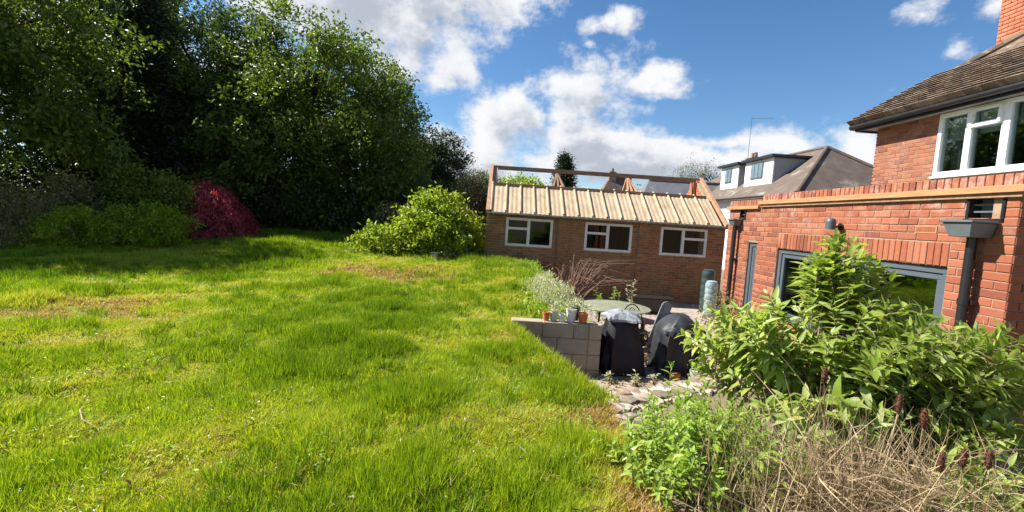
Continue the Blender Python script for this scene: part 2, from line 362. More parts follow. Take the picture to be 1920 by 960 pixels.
c = cramp(t, maprange(t, pos_noise(t, 1.6, 6, .65), .3, .7, 0, 1, False), [(.085, .13, .010), (.17, .23, .018), (.25, .25, .05)])
t.links.new(c, b.inputs['Base Color']); b.inputs['Roughness'].default_value = .95; b.inputs['Specular IOR Level'].default_value = .1
bump(t, b, pos_noise(t, 35, 5, .7), .8, .03); MAT['lawn'] = m
tag(mesh_np('lawn', V, Q, MAT['lawn'], smooth=True), kind='structure')
# planting bed on the near side of the sunken patio
xs = np.linspace(1.0, 12, 60); vs = np.linspace(0, 1, 40)
X = np.repeat(xs[None, :], 40, 0); Y = -25 + (edge_top(X) + 25) * vs[:, None] ** .35; Z = lawn_z(X, Y) - .012 + .03 * np.sin(9 * X) * np.sin(7 * Y)
idx = np.arange(40 * 60).reshape(40, 60)
Q = np.stack([idx[:-1, :-1], idx[:-1, 1:], idx[1:, 1:], idx[1:, :-1]], -1).reshape(-1, 4)
tag(mesh_np('planting_bed', np.stack([X, Y, Z], -1).reshape(-1, 3), Q, MAT['soil'], smooth=True), kind='structure')
g = MB(); g.box(-400, -400, -.9, 400, 400, -.66); tag(g.build('ground', MAT['soil']), kind='structure')
g = MB(); g.box(-.4, 3.3, -.64, 9, 13.8, -.60); tag(g.build('patio', MAT['patio']), kind='structure')
# earth bank under the raised lawn (its face behind the walls)
g = MB()
for k in range(len(ys) - 1):
    if 3.9 <= ys[k] < 13.56:
        a, b_ = (E_[k], ys[k]), (E_[k+1], ys[k+1]); za, zb = float(lawn_z(*a)), float(lawn_z(*b_))
        g.add([(a[0]-.02, a[1], za-.01), (b_[0]-.02, b_[1], zb-.01), (b_[0]+.0, b_[1], -.62), (a[0]+.0, a[1], -.62)], [(0, 1, 2, 3)])
xx = np.linspace(.97, 4.1, 12)
for k in range(11):
    a, b_ = (xx[k], float(edge_top(xx[k]))), (xx[k+1], float(edge_top(xx[k+1])))
    g.add([(a[0], a[1], .03), (b_[0], b_[1], .03), (b_[0], b_[1]+.02, -.62), (a[0], a[1]+.02, -.62)], [(0, 1, 2, 3)])
tag(g.build('earth_bank', MAT['soil']), kind='structure')

# ------------------------------------------------------------------ masonry helpers
def unit_brick(L, H, D=.045, c=.004):
    l, h = L / 2, H / 2
    v = []
    for (ex, d) in ((0, D), (0, c), (c, 0)):
        v += [(-l+ex, d, -h+ex), (l-ex, d, -h+ex), (l-ex, d, h-ex), (-l+ex, d, h-ex)]
    q = [(8, 9, 10, 11)]
    for r in (0, 4):
        for k in range(4): q.append((r+k, r+(k+1) % 4, r+4+(k+1) % 4, r+4+k))
    return np.array(v, float), np.array(q)
_bm = {}
def brick_mesh(ax, L, H, mat, D=.045):
    key = (ax, round(L, 3), round(H, 3), mat.name, D)
    if key not in _bm:
        v, q = unit_brick(L, H, D)
        if ax == 'x': v = v[:, [1, 0, 2]]; q = q[:, ::-1]
        me = bpy.data.meshes.new('brick'); me.from_pydata([tuple(p) for p in v], [], [tuple(int(i) for i in f) for f in q]); me.materials.append(mat)
        _bm[key] = me
    return _bm[key]
def lay(u0, u1, z0, z1, openings, L=.225, H=.075, header_rows=False):
    """stretcher courses; a brick is (u centre, z centre, length, height)"""
    out = []; n = int(round((z1 - z0) / H))
    for k in range(n):
        za, zb = z0 + k * H, z0 + (k + 1) * H
        blocks = sorted((a, b) for (a, b, c, d_) in openings if c < (za + zb) / 2 < d_)
        off = (L / 2 if k % 2 else 0)
        u = u0 - (L - off if off else 0)
        while u < u1:
            segs = [(max(u, u0), min(u + L, u1))]
            for (a, b) in blocks:
                ns = []
                for (p, q) in segs:
                    if q <= a or p >= b: ns.append((p, q))
                    else:
                        if p < a: ns.append((p, a))
                        if q > b: ns.append((b, q))
                segs = ns
            for (p, q) in segs:
                if q - p > .035: out.append(((p + q) / 2, (za + zb) / 2, q - p - .010, H - .010))
            u += L
    return out
def slab(mb, ax, pl, u0, u1, z0, z1, openings, d0=.005, d1=.22):
    us_ = sorted({u0, u1, *[min(max(v, u0), u1) for o in openings for v in o[:2]]}); zs_ = sorted({z0, z1, *[min(max(v, z0), z1) for o in openings for v in o[2:]]})
    for i in range(len(us_) - 1):
        for j in range(len(zs_) - 1):
            cu, cz = (us_[i] + us_[i+1]) / 2, (zs_[j] + zs_[j+1]) / 2
            if not any(a < cu < b and c < cz < d_ for (a, b, c, d_) in openings): mb.abox(ax, pl, us_[i], us_[i+1], d0, d1, zs_[j], zs_[j+1])
def put_bricks(bricks, ax, pl, wall, mat, nparts, rank, name='brick', D=.045):
    """bricks nearest by rank become parts of their own, the others one joined part"""
    order = sorted(bricks, key=rank)
    def jit(): return random.uniform(-.004, .001)
    for (u, z, L, H) in order[:nparts]:
        me = brick_mesh(ax, round(L * 200) / 200, round(H * 200) / 200, mat, D)
        o = bpy.data.objects.new(name, me); j = jit()
        o.location = (pl + j, u, z) if ax == 'x' else (u, pl + j, z)
        o.rotation_euler = ((random.gauss(0, .004), 0, random.gauss(0, .006)) if ax == 'x' else (0, random.gauss(0, .004), random.gauss(0, .006)))
        link(o, wall)
    rest = order[nparts:]
    if rest:
        VV, QQ, n = [], [], 0
        for (u, z, L, H) in rest:
            v, q = unit_brick(L, H, D); j = jit()
            if ax == 'x': v = v[:, [1, 0, 2]] + np.array([pl + j, u, z]); q = q[:, ::-1]
            else: v = v + np.array([u, pl + j, z])
            VV.append(v); QQ.append(q + n); n += len(v)
        tag(mesh_np('brickwork', np.concatenate(VV), np.concatenate(QQ), mat, wall), kind='stuff')
def window(root, ax, pl, u0, u1, z0, z1, bars_u, bars_z, mat, fw=.06, d0=-.01, d1=.06, glass=None, name='window', dp=.03, sill=None):
    """frame with bars; bars_u: [(u, width)], bars_z: [(z, width, ua, ub)]; every opening gets a pane"""
    f = MB()
    f.abox(ax, pl, u0, u1, d0, d1, z0, z0 + fw); f.abox(ax, pl, u0, u1, d0, d1, z1 - fw, z1)
    f.abox(ax, pl, u0, u0 + fw, d0, d1, z0 + fw, z1 - fw); f.abox(ax, pl, u1 - fw, u1, d0, d1, z0 + fw, z1 - fw)
    for (u, w) in bars_u: f.abox(ax, pl, u - w/2, u + w/2, d0 + .002, d1, z0 + fw, z1 - fw)
    for (z, w, ua, ub) in bars_z: f.abox(ax, pl, ua, ub, d0 + .004, d1, z - w/2, z + w/2)
    o = f.build(name, mat, root, bevel=.006)
    cuts = sorted([u0 + fw] + [v for (u, w) in bars_u for v in (u - w/2, u + w/2)] + [u1 - fw])
    panes = []
    for k in range(0, len(cuts), 2):
        a, b = cuts[k], cuts[k+1]; zc = [z0 + fw]
        for (z, w, ua, ub) in sorted(bars_z):
            if ua < (a + b) / 2 < ub: zc += [z - w/2, z + w/2]
        zc.append(z1 - fw)
        for j in range(0, len(zc), 2):
            p = MB(); p.abox(ax, pl, a - .005, b + .005, dp, dp + .012, zc[j] - .005, zc[j+1] + .005)
            panes.append(p.build('pane', glass or MAT['glass'], o))
    if sill:
        s = MB(); s.abox(ax, pl, u0 - .03, u1 + .03, -.05, .03, z0 - .04, z0 - .001); s.build('sill', sill, o, bevel=.006)
    return o, panes
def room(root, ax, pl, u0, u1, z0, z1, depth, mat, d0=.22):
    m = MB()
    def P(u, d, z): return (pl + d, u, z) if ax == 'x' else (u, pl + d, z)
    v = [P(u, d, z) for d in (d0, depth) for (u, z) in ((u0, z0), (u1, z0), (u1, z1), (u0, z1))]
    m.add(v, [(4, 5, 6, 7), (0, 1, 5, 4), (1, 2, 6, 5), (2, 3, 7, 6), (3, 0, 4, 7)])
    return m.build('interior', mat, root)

# ------------------------------------------------------------------ garage
GX0, GX1, GY, GYR, GZE, GZR = -.45, 6.54, 13.6, 15.6, 1.78, 3.22
ga = thing('brick_garage', (3, GY, -.6), 'old brown brick garage with half its sheet roof stripped off', 'garage')
wins = [(.12, 1.48, .80, 1.62), (2.42, 3.80, .80, 1.62), (4.64, 6.01, .80, 1.62)]
gw = MB(); slab(gw, 'y', GY, GX0, GX1, -.66, GZE, wins)
gw.box(GX0, 17.4, -.66, GX1, 17.6, GZE); gw.box(GX0+.01, GY + .22, -.66, GX0 + .21, 17.4, GZE); gw.box(GX1 - .21, GY + .22, -.66, GX1 - .01, 17.4, GZE)
wall = gw.build('wall', MAT['mortar_old'], ga)
op = [(a - .005, b + .005, c - .01, d_ + .02) for (a, b, c, d_) in wins]
put_bricks(lay(GX0, GX1, -.645, GZE - .02, op), 'y', GY, wall, MAT['brick_garage'], 300, lambda b_: (b_[1] < .05) * 50 + abs(b_[1] - 1.0) + abs(b_[0] - 2.5) * .25)
for px in (1.62, 3.98):   # brick piers standing proud between the windows
    p = MB(); p.box(px + .004, GY - .045, -.645, px + .336, GY + .003, GZE - .12); pier = p.build('pier', MAT['mortar_old'], ga)
    tag(pier, 'brick pier between two garage windows')
    put_bricks(lay(px, px + .34, -.645, GZE - .12, []), 'y', GY - .052, pier, MAT['brick_garage'], 0, lambda b_: 0)
# gables: left one edge-on, right one showing its sunlit inner face
for side, gx in ((0, GX0), (1, GX1 - .22)):
    p = MB(); p.prism([(gx + .01, GY + .02, GZE), (gx + .01, 17.58, GZE), (gx + .01, GYR, GZR + .03)], (.20, 0, 0))
    gob = p.build('gable', MAT['mortar_old'], ga)
    br = [b_ for b_ in lay(GY + .05, 17.55, GZE + .005, GZR + .02, []) if (b_[1] - GZE) < (2.0 - abs(b_[0] - GYR) - .05) * .73]
    put_bricks(br, 'x', gx, gob, MAT['brick_orange'], 150 if side else 0, lambda b_: b_[0])
p = MB(); p.box(GX1 - .33, GYR - .13, GZE, GX1 - .225, GYR + .13, GZR - .08); p.build('gable_pier', MAT['brick_orange'], ga)
# timbers
p = MB(); p.bar((GX0 + .05, GYR, GZR), (GX1 - .1, GYR, GZR), .07, .13); p.build('ridge_beam', MAT['old_wood'], ga)
for gx in (GX0 + .02, GX1 - .04):
    p = MB(); p.bar((gx, GY - .15, GZE - .02), (gx, GYR, GZR + .06), .10, .10); p.bar((gx, 17.75, GZE - .02), (gx, GYR + .01, GZR + .06), .10, .10)
    p.build('verge_board', MAT['old_wood2'], ga)
tn = (GZR - GZE) / (GYR - GY)
def slope_pt(x, t, lift=0): return (x, GY - .12 + t, GZE - .03 + (t) * tn + lift)
TT = 1.06
for tx in (.95+.75, 4.05):     # remaining trusses
    p = MB()
    for dx in (-.18, 0, .22): p.bar((tx, GYR + .02, GZR - .05), (tx + dx * 1.2, GY + .95, GZE + .62), .05, .07)
    p.bar((tx, GYR + .04, GZR - .05), (tx + .1, 17.3, GZE + .1), .05, .09)
    p.bar((tx + .1, GYR, GZR + .05), (tx + .1, GYR, GZE + .1), .05, .07)
    p.build('truss', MAT['old_wood2'] if tx > 3 else MAT['old_wood'], ga)
p = MB(); a = slope_pt(GX0 + .1, TT + .10, .02); b2 = slope_pt(GX1 - .25, TT + .10, .02); p.bar(a, b2, .16, .10); p.build('purlin', MAT['old_wood'], ga)
p = MB(); p.box(GX0 - .02, GY - .035, GZE - .115, GX1 + .02, GY - .013, GZE - .02); p.build('fascia', MAT['old_wood'], ga)
NS = 16; sw = (GX1 - .20 - (GX0 + .12)) / NS
def sheet_mesh(w, L):
    nu, nv = 25, 2; v = []
    for j in range(nv):
        for i in range(nu):
            u = i / (nu - 1) * w; v.append((u, j * L, .0045 * math.cos(2 * math.pi * u / (w / 3.0))))
    f = [(j*nu+i, j*nu+i+1, (j+1)*nu+i+1, (j+1)*nu+i) for j in range(nv - 1) for i in range(nu - 1)]
    # underside and lower edge so the sheet has thickness
    n = len(v); v += [(x, y, z - .008) for (x, y, z) in v]; f += [tuple(i + n for i in q)[::-1] for q in f]
    f += [(i, i + n, i + 1 + n, i + 1) for i in range(nu - 1)]
    me = bpy.data.meshes.new('roof_sheet'); me.from_pydata(v, [], f); me.materials.append(MAT['sheet']); me.polygons.foreach_set('use_smooth', np.ones(len(f), bool)); me.set_sharp_from_angle(angle=1.0)
    return me
sm = sheet_mesh(sw - .03, TT / math.cos(math.atan(tn)) + .08)
def rib_mesh(L):
    m_ = MB(); v, f = [], []
    for j in range(2):
        for k in range(7):
            a = math.pi * k / 6; v.append((math.cos(a) * .036, j * L, math.sin(a) * .034))
    f = [(k, k + 1, 8 + k, 7 + k) for k in range(6)] + [tuple(range(7)), tuple(range(7, 14))]
    m_.add(v, f); me = bpy.data.meshes.new('ridge_roll'); me.from_pydata(m_.v, [], m_.f); me.materials.append(MAT['sheet']); return me
rm = rib_mesh(TT / math.cos(math.atan(tn)) + .20)
for k in range(NS):
    o = bpy.data.objects.new('roof_sheet', sm); x = GX0 + .12 + k * sw + .015
    o.location = slope_pt(x, -.06, .045 + random.uniform(-.006, .006)); o.rotation_euler = (math.atan(tn), 0, random.gauss(0, .003)); link(o, ga)
for k in range(NS):
    o = bpy.data.objects.new('batten_roll', rm); x = GX0 + .12 + k * sw
    o.location = slope_pt(x + random.uniform(-.01, .01), -.02, .055); o.rotation_euler = (math.atan(tn), 0, random.gauss(0, .006)); link(o, ga)
p = MB(); p.tube([slope_pt(GX0, -.10, .02), slope_pt(GX1 + .03, -.10, .02)], .035, 8); p.build('moss_edge', MAT['sheet_edge'], ga)
for k, (a, b_, c, d_) in enumerate(wins):
    mid = (a + b_) / 2 - .02
    side = (a + .05, mid) if k < 2 else (mid, b_ - .05)
    window(ga, 'y', GY, a, b_, c, d_, [(mid, .085)], [(d_ - .31, .07, side[0], side[1])], MAT['white_old'], .07, -.015, .06)
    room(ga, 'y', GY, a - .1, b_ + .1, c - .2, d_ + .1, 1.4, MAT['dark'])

# ------------------------------------------------------------------ extension
EX, EY0, EY1, EZ = 4.1, 3.66, 8.45, 2.05
ex = thing('brick_extension', (6, 6, -.6), 'new flat-roofed red brick extension with slate grey windows', 'extension')
wop = [(4.20, 6.87, .35, 1.40), (7.43, 7.70, .25, 1.45), (3.77, 4.09, 1.83, 2.05), (7.86, 8.06, 1.83, 2.05)]
e = MB(); slab(e, 'x', EX, EY0 + .01, EY1, -.62, EZ, wop); wall = e.build('wall', MAT['mortar'], ex)
op = [(4.20, 6.87, .35, 1.625), (7.43, 7.70, .25, 1.45), (3.77, 4.09, 1.83, 2.06), (7.86, 8.06, 1.83, 2.06)]
bricks = lay(EY0, EY1, -.62, EZ, op + [(4.35, 4.585, 1.70, 1.78)])
sold = [(4.20 + 2.67 / 36 * (k + .5), 1.513, .0645, .213) for k in range(36)]
put_bricks([b_ for b_ in bricks], 'x', EX, wall, MAT['brick_new'], 265, lambda b_: (b_[1] < .75) * 40 * (b_[0] > 4.1) + (b_[1] < .5) * 60 + b_[0])
put_bricks(sold, 'x', EX - .003, wall, MAT['brick_new'], 35, lambda b_: b_[0])
# end wall facing the garden
e = MB(); e.box(EX + .012, EY0 + .012, -.62, 9.5, EY0 + .22, EZ); endw = e.build('end_wall', MAT['mortar'], ex)
put_bricks(lay(EX, 6.6, -.62, EZ, []), 'y', EY0, endw, MAT['brick_new'], 60, lambda b_: (b_[1] < .6) * 9 + b_[0])
# air brick, with a raised pale mortar line round it
p = MB(); p.abox('x', EX, 4.36, 4.575, -.003, .02, 1.715, 1.765); ab = p.build('air_brick', MAT['brick_new'], ex)
p = MB()
for (a, b_, c, d_) in ((4.35, 4.585, 1.765, 1.775), (4.35, 4.585, 1.705, 1.715), (4.35, 4.36, 1.715, 1.765), (4.575, 4.585, 1.715, 1.765)): p.abox('x', EX, a, b_, -.004, .02, c, d_)
p.build('mortar_frame', MAT['timber'], ab)
# timber strip, brick-on-edge parapet, flat roof
p = MB(); p.box(EX - .06, EY0 - .06, 2.055, EX + .12, 7.42, 2.115); p.build('timber_strip', MAT['timber'], ex, bevel=.004)
p = MB(); p.box(EX - .035, EY0 - .03, 2.02, EX + .02, 7.40, 2.053); p.build('drip_batten', MAT['old_wood'], ex)
p = MB(); p.box(EX - .05, 7.43, 1.99, EX + .12, EY1 + .02, 2.045); p.build('timber_strip', MAT['timber'], ex, bevel=.004)
p = MB(); p.box(EX + .005, EY0 + .01, 2.118, EX + .2, 7.40, 2.205); par = p.build('parapet', MAT['mortar'], ex)
put_bricks([(EY0 + .04 + .075 * k, 2.165, .065, .094) for k in range(int((7.40 - EY0) / .075))], 'x', EX - .005, par, MAT['brick_new'], 55, lambda b_: b_[0], D=.1)
p = MB(); p.box(EX + .005, 7.42, 2.048, EX + .2, EY1, 2.14); par2 = p.build('parapet', MAT['mortar'], ex)
put_bricks([(7.46 + .075 * k, 2.096, .065, .094) for k in range(int((EY1 - 7.42) / .075))], 'x', EX - .004, par2, MAT['brick_house'], 13, lambda b_: b_[0], D=.1)
p = MB(); p.box(EX + .2, EY0 + .05, 2.0, 8.0, EY1, 2.12); p.build('roof', MAT['cheek'], ex)
p = MB(); p.box(EX + .22, EY1 - .2, -.6, 8.0, EY1 - .01, 2.0); p.build('end_wall', MAT['mortar'], ex)
# rooflight on the flat roof: grey frame with a sloping bar
rl = MB(); rl.box(6.35, 4.2, 2.12, 7.8, 7.5, 2.34); rlo = rl.build('rooflight', MAT['grey_frame'], ex, bevel=.02)
p = MB(); p.box(6.42, 4.3, 2.345, 7.72, 7.40, 2.36); p.build('pane', MAT['glass'], rlo)
p = MB(); p.bar((6.3, 7.75, 2.22), (7.4, 6.9, 2.66), .07, .06); p.build('stay_bar', MAT['grey_plastic'], rlo)
# windows
def grey_window(a, b_, z0, z1):
    o, pn = window(ex, 'x', EX, a, b_, z0, z1, [], [], MAT['grey_frame'], .065, .03, .11, MAT['glass_green'], dp=.075)
    s = MB(); f = .055; a2, b2, c2, d2 = a + .07, b_ - .07, z0 + .07, z1 - .07
    s.abox('x', EX, a2, b2, .045, .10, d2 - f, d2); s.abox('x', EX, a2, b2, .045, .10, c2, c2 + f); s.abox('x', EX, a2, a2 + f, .045, .10, c2 + f, d2 - f); s.abox('x', EX, b2 - f, b2, .045, .10, c2 + f, d2 - f)
    s.build('sash', MAT['grey_frame'], o, bevel=.005)
grey_window(4.205, 5.16, .36, 1.395); grey_window(5.165, 6.865, .36, 1.395); grey_window(7.435, 7.695, .26, 1.445)
room(ex, 'x', EX, 4.0, 7.9, .1, 1.9, 3.2, MAT['room'])
p = MB(); p.box(7.20, 5.6, 1.0, 7.26, 6.3, 1.5); p.build('picture', MAT['black_plastic'], ex)
# rainwater hoppers, outlets and downpipes
def hopper(y0, y1, zt, zb, proud, pipe_y, label):
    h = MB(); x0, x1 = EX - proud, EX - .012; i = .035
    v = [(x0, y0, zt), (x1, y0, zt), (x1, y1, zt), (x0, y1, zt), (x0 + i, y0 + i, zb), (x1, y0 + i, zb), (x1, y1 - i, zb), (x0 + i, y1 - i, zb)]
    h.add(v, [(0, 1, 2, 3), (7, 6, 5, 4), (0, 4, 5, 1), (1, 5, 6, 2), (2, 6, 7, 3), (3, 7, 4, 0)])
    ho = h.build('hopper', MAT['grey_plastic'], ex, bevel=.004); tag(ho, label)
    r = MB(); r.box(x0 - .015, y0 - .015, zt + .001, x1, y1 + .015, zt + .022); r.build('rim', MAT['grey_plastic'], ho, bevel=.004)
    d_ = MB(); d_.tube([(EX - .075, pipe_y, zb + .01), (EX - .075, pipe_y, -.58)], .037, 14); dn = d_.build('downpipe', MAT['black_plastic'], ex, smooth=True)
    for z in (1.1, .2):
        c = MB(); c.tube([(EX - .075, pipe_y, z), (EX - .075, pipe_y, z + .05)], .043, 14); c.box(EX - .06, pipe_y - .06, z + .005, EX - .013, pipe_y + .06, z + .045); c.build('pipe_clip', MAT['black_plastic'], dn)
hopper(3.80, 4.06, 1.80, 1.68, .235, 3.935, 'large grey rainwater hopper under the wide outlet')
hopper(7.95, 8.14, 1.80, 1.71, .16, 8.05, 'small grey rainwater hopper at the far end')
for (a, b_) in ((3.77, 4.09), (7.86, 8.06)):
    s = MB()
    s.abox('x', EX, a, a + .025, -.01, .2, 1.83, 2.04); s.abox('x', EX, b_ - .025, b_, -.01, .2, 1.83, 2.04); s.abox('x', EX, a, b_, -.02, .2, 1.828, 1.845)
    so_ = s.build('roof_outlet', MAT['black_plastic'], ex)
    s = MB(); s.abox('x', EX, a + .03, b_ - .03, .10, .115, 1.85, 2.04); s.build('back_plate', MAT['grey_plastic'], so_)
    for z in (1.90, 1.96, 2.02):
        s = MB(); s.abox('x', EX, a + .03, b_ - .03, .03, .085, z, z + .014); s.build('louvre', MAT['grey_plastic'], so_)
# wall lamp
la = MB(); la.tube([(EX - .14, 5.6, 1.70), (EX - .14, 5.6, 1.80)], .055, 14); la.lathe([(.055, .10), (.045, .13), (.02, .145)], (EX - .14, 5.6, 1.70), 14); lo = la.build('wall_lamp', MAT['grey_frame'], ex, smooth=True)
p = MB(); p.tube([(EX - .13, 5.6, 1.74), (EX - .012, 5.6, 1.74)], .014, 8); p.tube([(EX - .025, 5.6, 1.74), (EX - .011, 5.6, 1.74)], .045, 14); p.build('bracket', MAT['black_plastic'], lo)

# ------------------------------------------------------------------ house
HX, HY0, HY1, HZS = 8.0, 3.0, 10.17, 4.03
ho = thing('brick_house', (10, 7, -.6), 'two storey red brick house with hipped tiled roof and tall chimney', 'house')
w0 = (5.6, 8.72, 2.86, 4.0)
e = MB(); slab(e, 'x', HX, HY0, HY1, -.62, HZS, [w0]); e.box(HX + .01, HY1 - .21, -.62, 15, HY1 - .01, HZS); wall = e.build('wall', MAT['mortar'], ho)
put_bricks([b_ for b_ in lay(HY0, HY1, 1.905, HZS - .02, [(w0[0], w0[1], w0[2] - .04, w0[3] + .1)]) if b_[1] > 2.0], 'x', HX, wall, MAT['brick_house'], 300, lambda b_: -b_[0])
put_bricks(lay(HX + .01, 13, 1.905, HZS - .02, []), 'y', HY1, wall, MAT['brick_house'], 0, lambda b_: 0)
wb = [(8.14, .11), (7.53, .13), (6.6, .11)]
wo_, panes = window(ho, 'x', HX, *w0, wb, [(3.68, .08, 7.6, 8.09), (3.68, .08, 5.66, 6.55)], MAT['white_pvc'], .075, -.02, .06, sill=MAT['white_pvc'])
p = MB(); s0 = (7.60, 8.085)
for (a, b_) in (((0, 0), (0, 1)), ((1, 0), (1, 1)), ((0, 0), (1, 0)), ((0, 1), (1, 1))):
    def vp(q): return (HX - .035 - (1 - q[1]) * .02, s0[0] + q[0] * (s0[1] - s0[0]), 3.66 + q[1] * .27)
    p.bar(vp(a), vp(b_), .05, .045)
p.build('top_light', MAT['white_pvc'], wo_)
for k, (a, b_) in enumerate(((8.2, 8.64), (7.6, 8.08), (6.66, 7.46))):   # roller blinds behind the glass
    bl = MB(); bl.abox('x', HX, a - .03, b_ + .03, .16, .166, 3.50 + .06 * k, 3.96); bl.build('blind', MAT['render'], wo_)
cu = MB()
for i in range(9): cu.tube([(HX + .30 + .03 * (i % 2), 8.40 + i * .035, 2.7), (HX + .30 + .03 * (i % 2), 8.40 + i * .035, 3.95)], .03, 6)
cu.build('curtain', MAT['soffit'], wo_, smooth=True)
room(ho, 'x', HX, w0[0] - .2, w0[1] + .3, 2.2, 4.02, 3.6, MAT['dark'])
# roof: eaves, tiles, hip, chimney
ov, tp = .29, .85
ex0, ey1, ez = HX - ov, HY1 + ov, 4.09
zr = 4.6; ridx = ex0 + zr
r = MB()
A, B = (ex0, ey1, ez), (ex0, HY0 - 3, ez); Cc, D_ = (ridx, ey1 - zr, ez + zr * tp), (ridx, HY0 - 3, ez + zr * tp); Ee = (ridx + zr, ey1, ez)
r.add([A, B, D_, Cc], [(0, 1, 2, 3)]); r.add([A, Cc, Ee], [(0, 1, 2)]); r.add([B, (ridx + zr, HY0 - 3, ez), D_], [(0, 1, 2)]); r.add([Ee, Cc, D_, (ridx + zr, HY0 - 3, ez)], [(0, 1, 2, 3)])
roof = r.build('roof', MAT['tile'], ho)
p = MB(); p.box(ex0 + .02, HY0 - 3, ez - .075, HX - .002, ey1 - .02, ez - .06); p.box(HX - .002, HY1 + .002, ez - .075, 15, ey1 - .02, ez - .06); p.build('soffit', MAT['soffit'], ho)
p = MB(); p.box(ex0 - .005, HY0 - 3, ez - .12, ex0 + .018, ey1, ez + .01); p.box(ex0 + .02, ey1 - .02, ez - .12, 15, ey1 + .003, ez + .01); p.build('fascia', MAT['black_plastic'], ho)
p = MB(); p.tube([(ex0 - .06, HY0 - 3, ez - .02), (ex0 - .06, ey1 + .06, ez - .02)], .055, 10); p.build('gutter', MAT['black_plastic'], ho, smooth=True)
p = MB(); p.tube([(ex0 - .055, ey1 + .065, ez - .022), (15, ey1 + .065, ez - .022)], .055, 10); p.build('gutter', MAT['black_plastic'], ho, smooth=True)
sl_ = math.sqrt(1 + tp * tp); vdir = Vector((1 / sl_, 0, tp / sl_)); nrm = Vector((-tp / sl_, 0, 1 / sl_)); udir = Vector((0, -1, 0))
tm = MB(); tm.box(-.081, -.01, -.004, .081, .20, .010); tme = bpy.data.meshes.new('roof_tile'); tme.from_pydata(tm.v, [], tm.f); tme.materials.append(MAT['tile'])
tiles = []
for row in range(62):
    s_ = -.03 + row * .098
    xx_ = ex0 + s_ / sl_
    k = 0; yy = ey1 - .02 - (.082 if row % 2 else 0)
    while yy > 5.0:
        if yy < ey1 - (xx_ - ex0) - .03: tiles.append((s_, yy))
        yy -= .165
rot0 = Matrix((-udir, vdir, nrm)).transposed()
def tile_mat(s_, yy):
    base = Vector((ex0, yy, ez)) + vdir * s_ + nrm * .012
    tilt = Matrix.Rotation(-.06 + random.gauss(0, .012), 3, 'X'); tw = Matrix.Rotation(random.gauss(0, .012), 3, 'Z')
    m4 = (rot0 @ tw @ tilt).to_4x4(); m4.translation = base; return m4
tiles.sort(key=lambda q: q[0] * .35 + max(0, 6.2 - q[1]) * 3)
for (s_, yy) in tiles[:300]:
    o = bpy.data.objects.new('roof_tile', tme); mm = tile_mat(s_, yy); o.location = mm.translation; o.rotation_euler = mm.to_euler(); link(o, roof)
VV = []; tv = np.array(tm.v); 
for (s_, yy) in tiles[300:]:
    mm = np.array(tile_mat(s_, yy)); VV.append(tv @ mm[:3, :3].T + mm[:3, 3])
nT = len(VV); QQ = (np.array(tm.f)[None] + 8 * np.arange(nT)[:, None, None]).reshape(-1, 4)
tag(mesh_np('tiling', np.concatenate(VV), QQ, MAT['tile'], roof), kind='stuff')
for k in range(14):   # hip tiles
    t0 = .02 + k * .30; hp = MB()
    a = Vector((ex0 + t0, ey1 - t0, ez + t0 * tp + .03)); b2 = Vector((ex0 + t0 + .32, ey1 - t0 - .32, ez + (t0 + .32) * tp + .02))
    hp.tube([a, b2], [.10, .085], 8); hp.build('hip_tile', MAT['tile'], roof, smooth=True)
ch = MB(); ch.box(9.612, 8.612, 4.4, 10.39, 9.458, 8.6); cho = ch.build('chimney', MAT['mortar'], roof)
VV, QQ, n = [], [], 0
for (ax, pl, a, b_) in (('x', 9.60, 8.60, 9.47), ('y', 8.60, 9.70, 10.39)):
    for (u, z, L, H) in lay(a, b_, 4.4, 8.6, []):
        v, q = unit_brick(L, H); v = (v[:, [1, 0, 2]] + np.array([pl + random.uniform(-.004, .002), u, z])) if ax == 'x' else v + np.array([u, pl, z]); VV.append(v); QQ.append((q[:, ::-1] if ax == 'x' else q) + n); n += 12
tag(mesh_np('chimney_brickwork', np.concatenate(VV), np.concatenate(QQ), MAT['brick_orange'], roof), kind='stuff')
p = MB(); p.tube([(ex0 + 1.42, ey1 - 1.42, ez + 1.42 * tp + .1), (ex0 + .1, ey1 - .1, ez + .1 * tp + .1)], .02, 6); 

# ------------------------------------------------------------------ neighbour's house with dormers
nb = thing('dormer_house', (16.5, 27, -.6), 'white rendered house with hipped brown roof and two flat dormers beyond the extension', 'house')
p = MB(); p.box(13.35, 21.2, -.66, 20, 37, 3.45); p.build('wall', MAT['render'], nb)
r = MB(); NA, NB_ = (13.0, 20.8, 3.5), (13.0, 37.4, 3.5); NC, ND = (16.6, 24.4, 6.27), (16.6, 33.8, 6.27); NE, NF = (20.2, 20.8, 3.5), (20.2, 37.4, 3.5)
r.add([NA, NC, ND, NB_], [(0, 1, 2, 3)]); r.add([NA, NE, NC], [(0, 1, 2)]); r.add([NE, NF, ND, NC], [(0, 1, 2, 3)]); r.add([NB_, ND, NF], [(0, 1, 2)]); r.add([NA, NB_, NF, NE], [(0, 1, 2, 3)])
nr = r.build('roof', MAT['far_roof'], nb)
for (a, b_) in ((NA, NC), (NC, ND), (NE, NC)):
    p = MB(); p.tube([a, b_], .11, 8); p.build('ridge_tile', MAT['far_roof'], nr, smooth=True)
p = MB(); p.tube([(12.95, 20.8, 3.46), (12.95, 37.4, 3.46)], .07, 8); p.build('gutter', MAT['black_plastic'], nb)
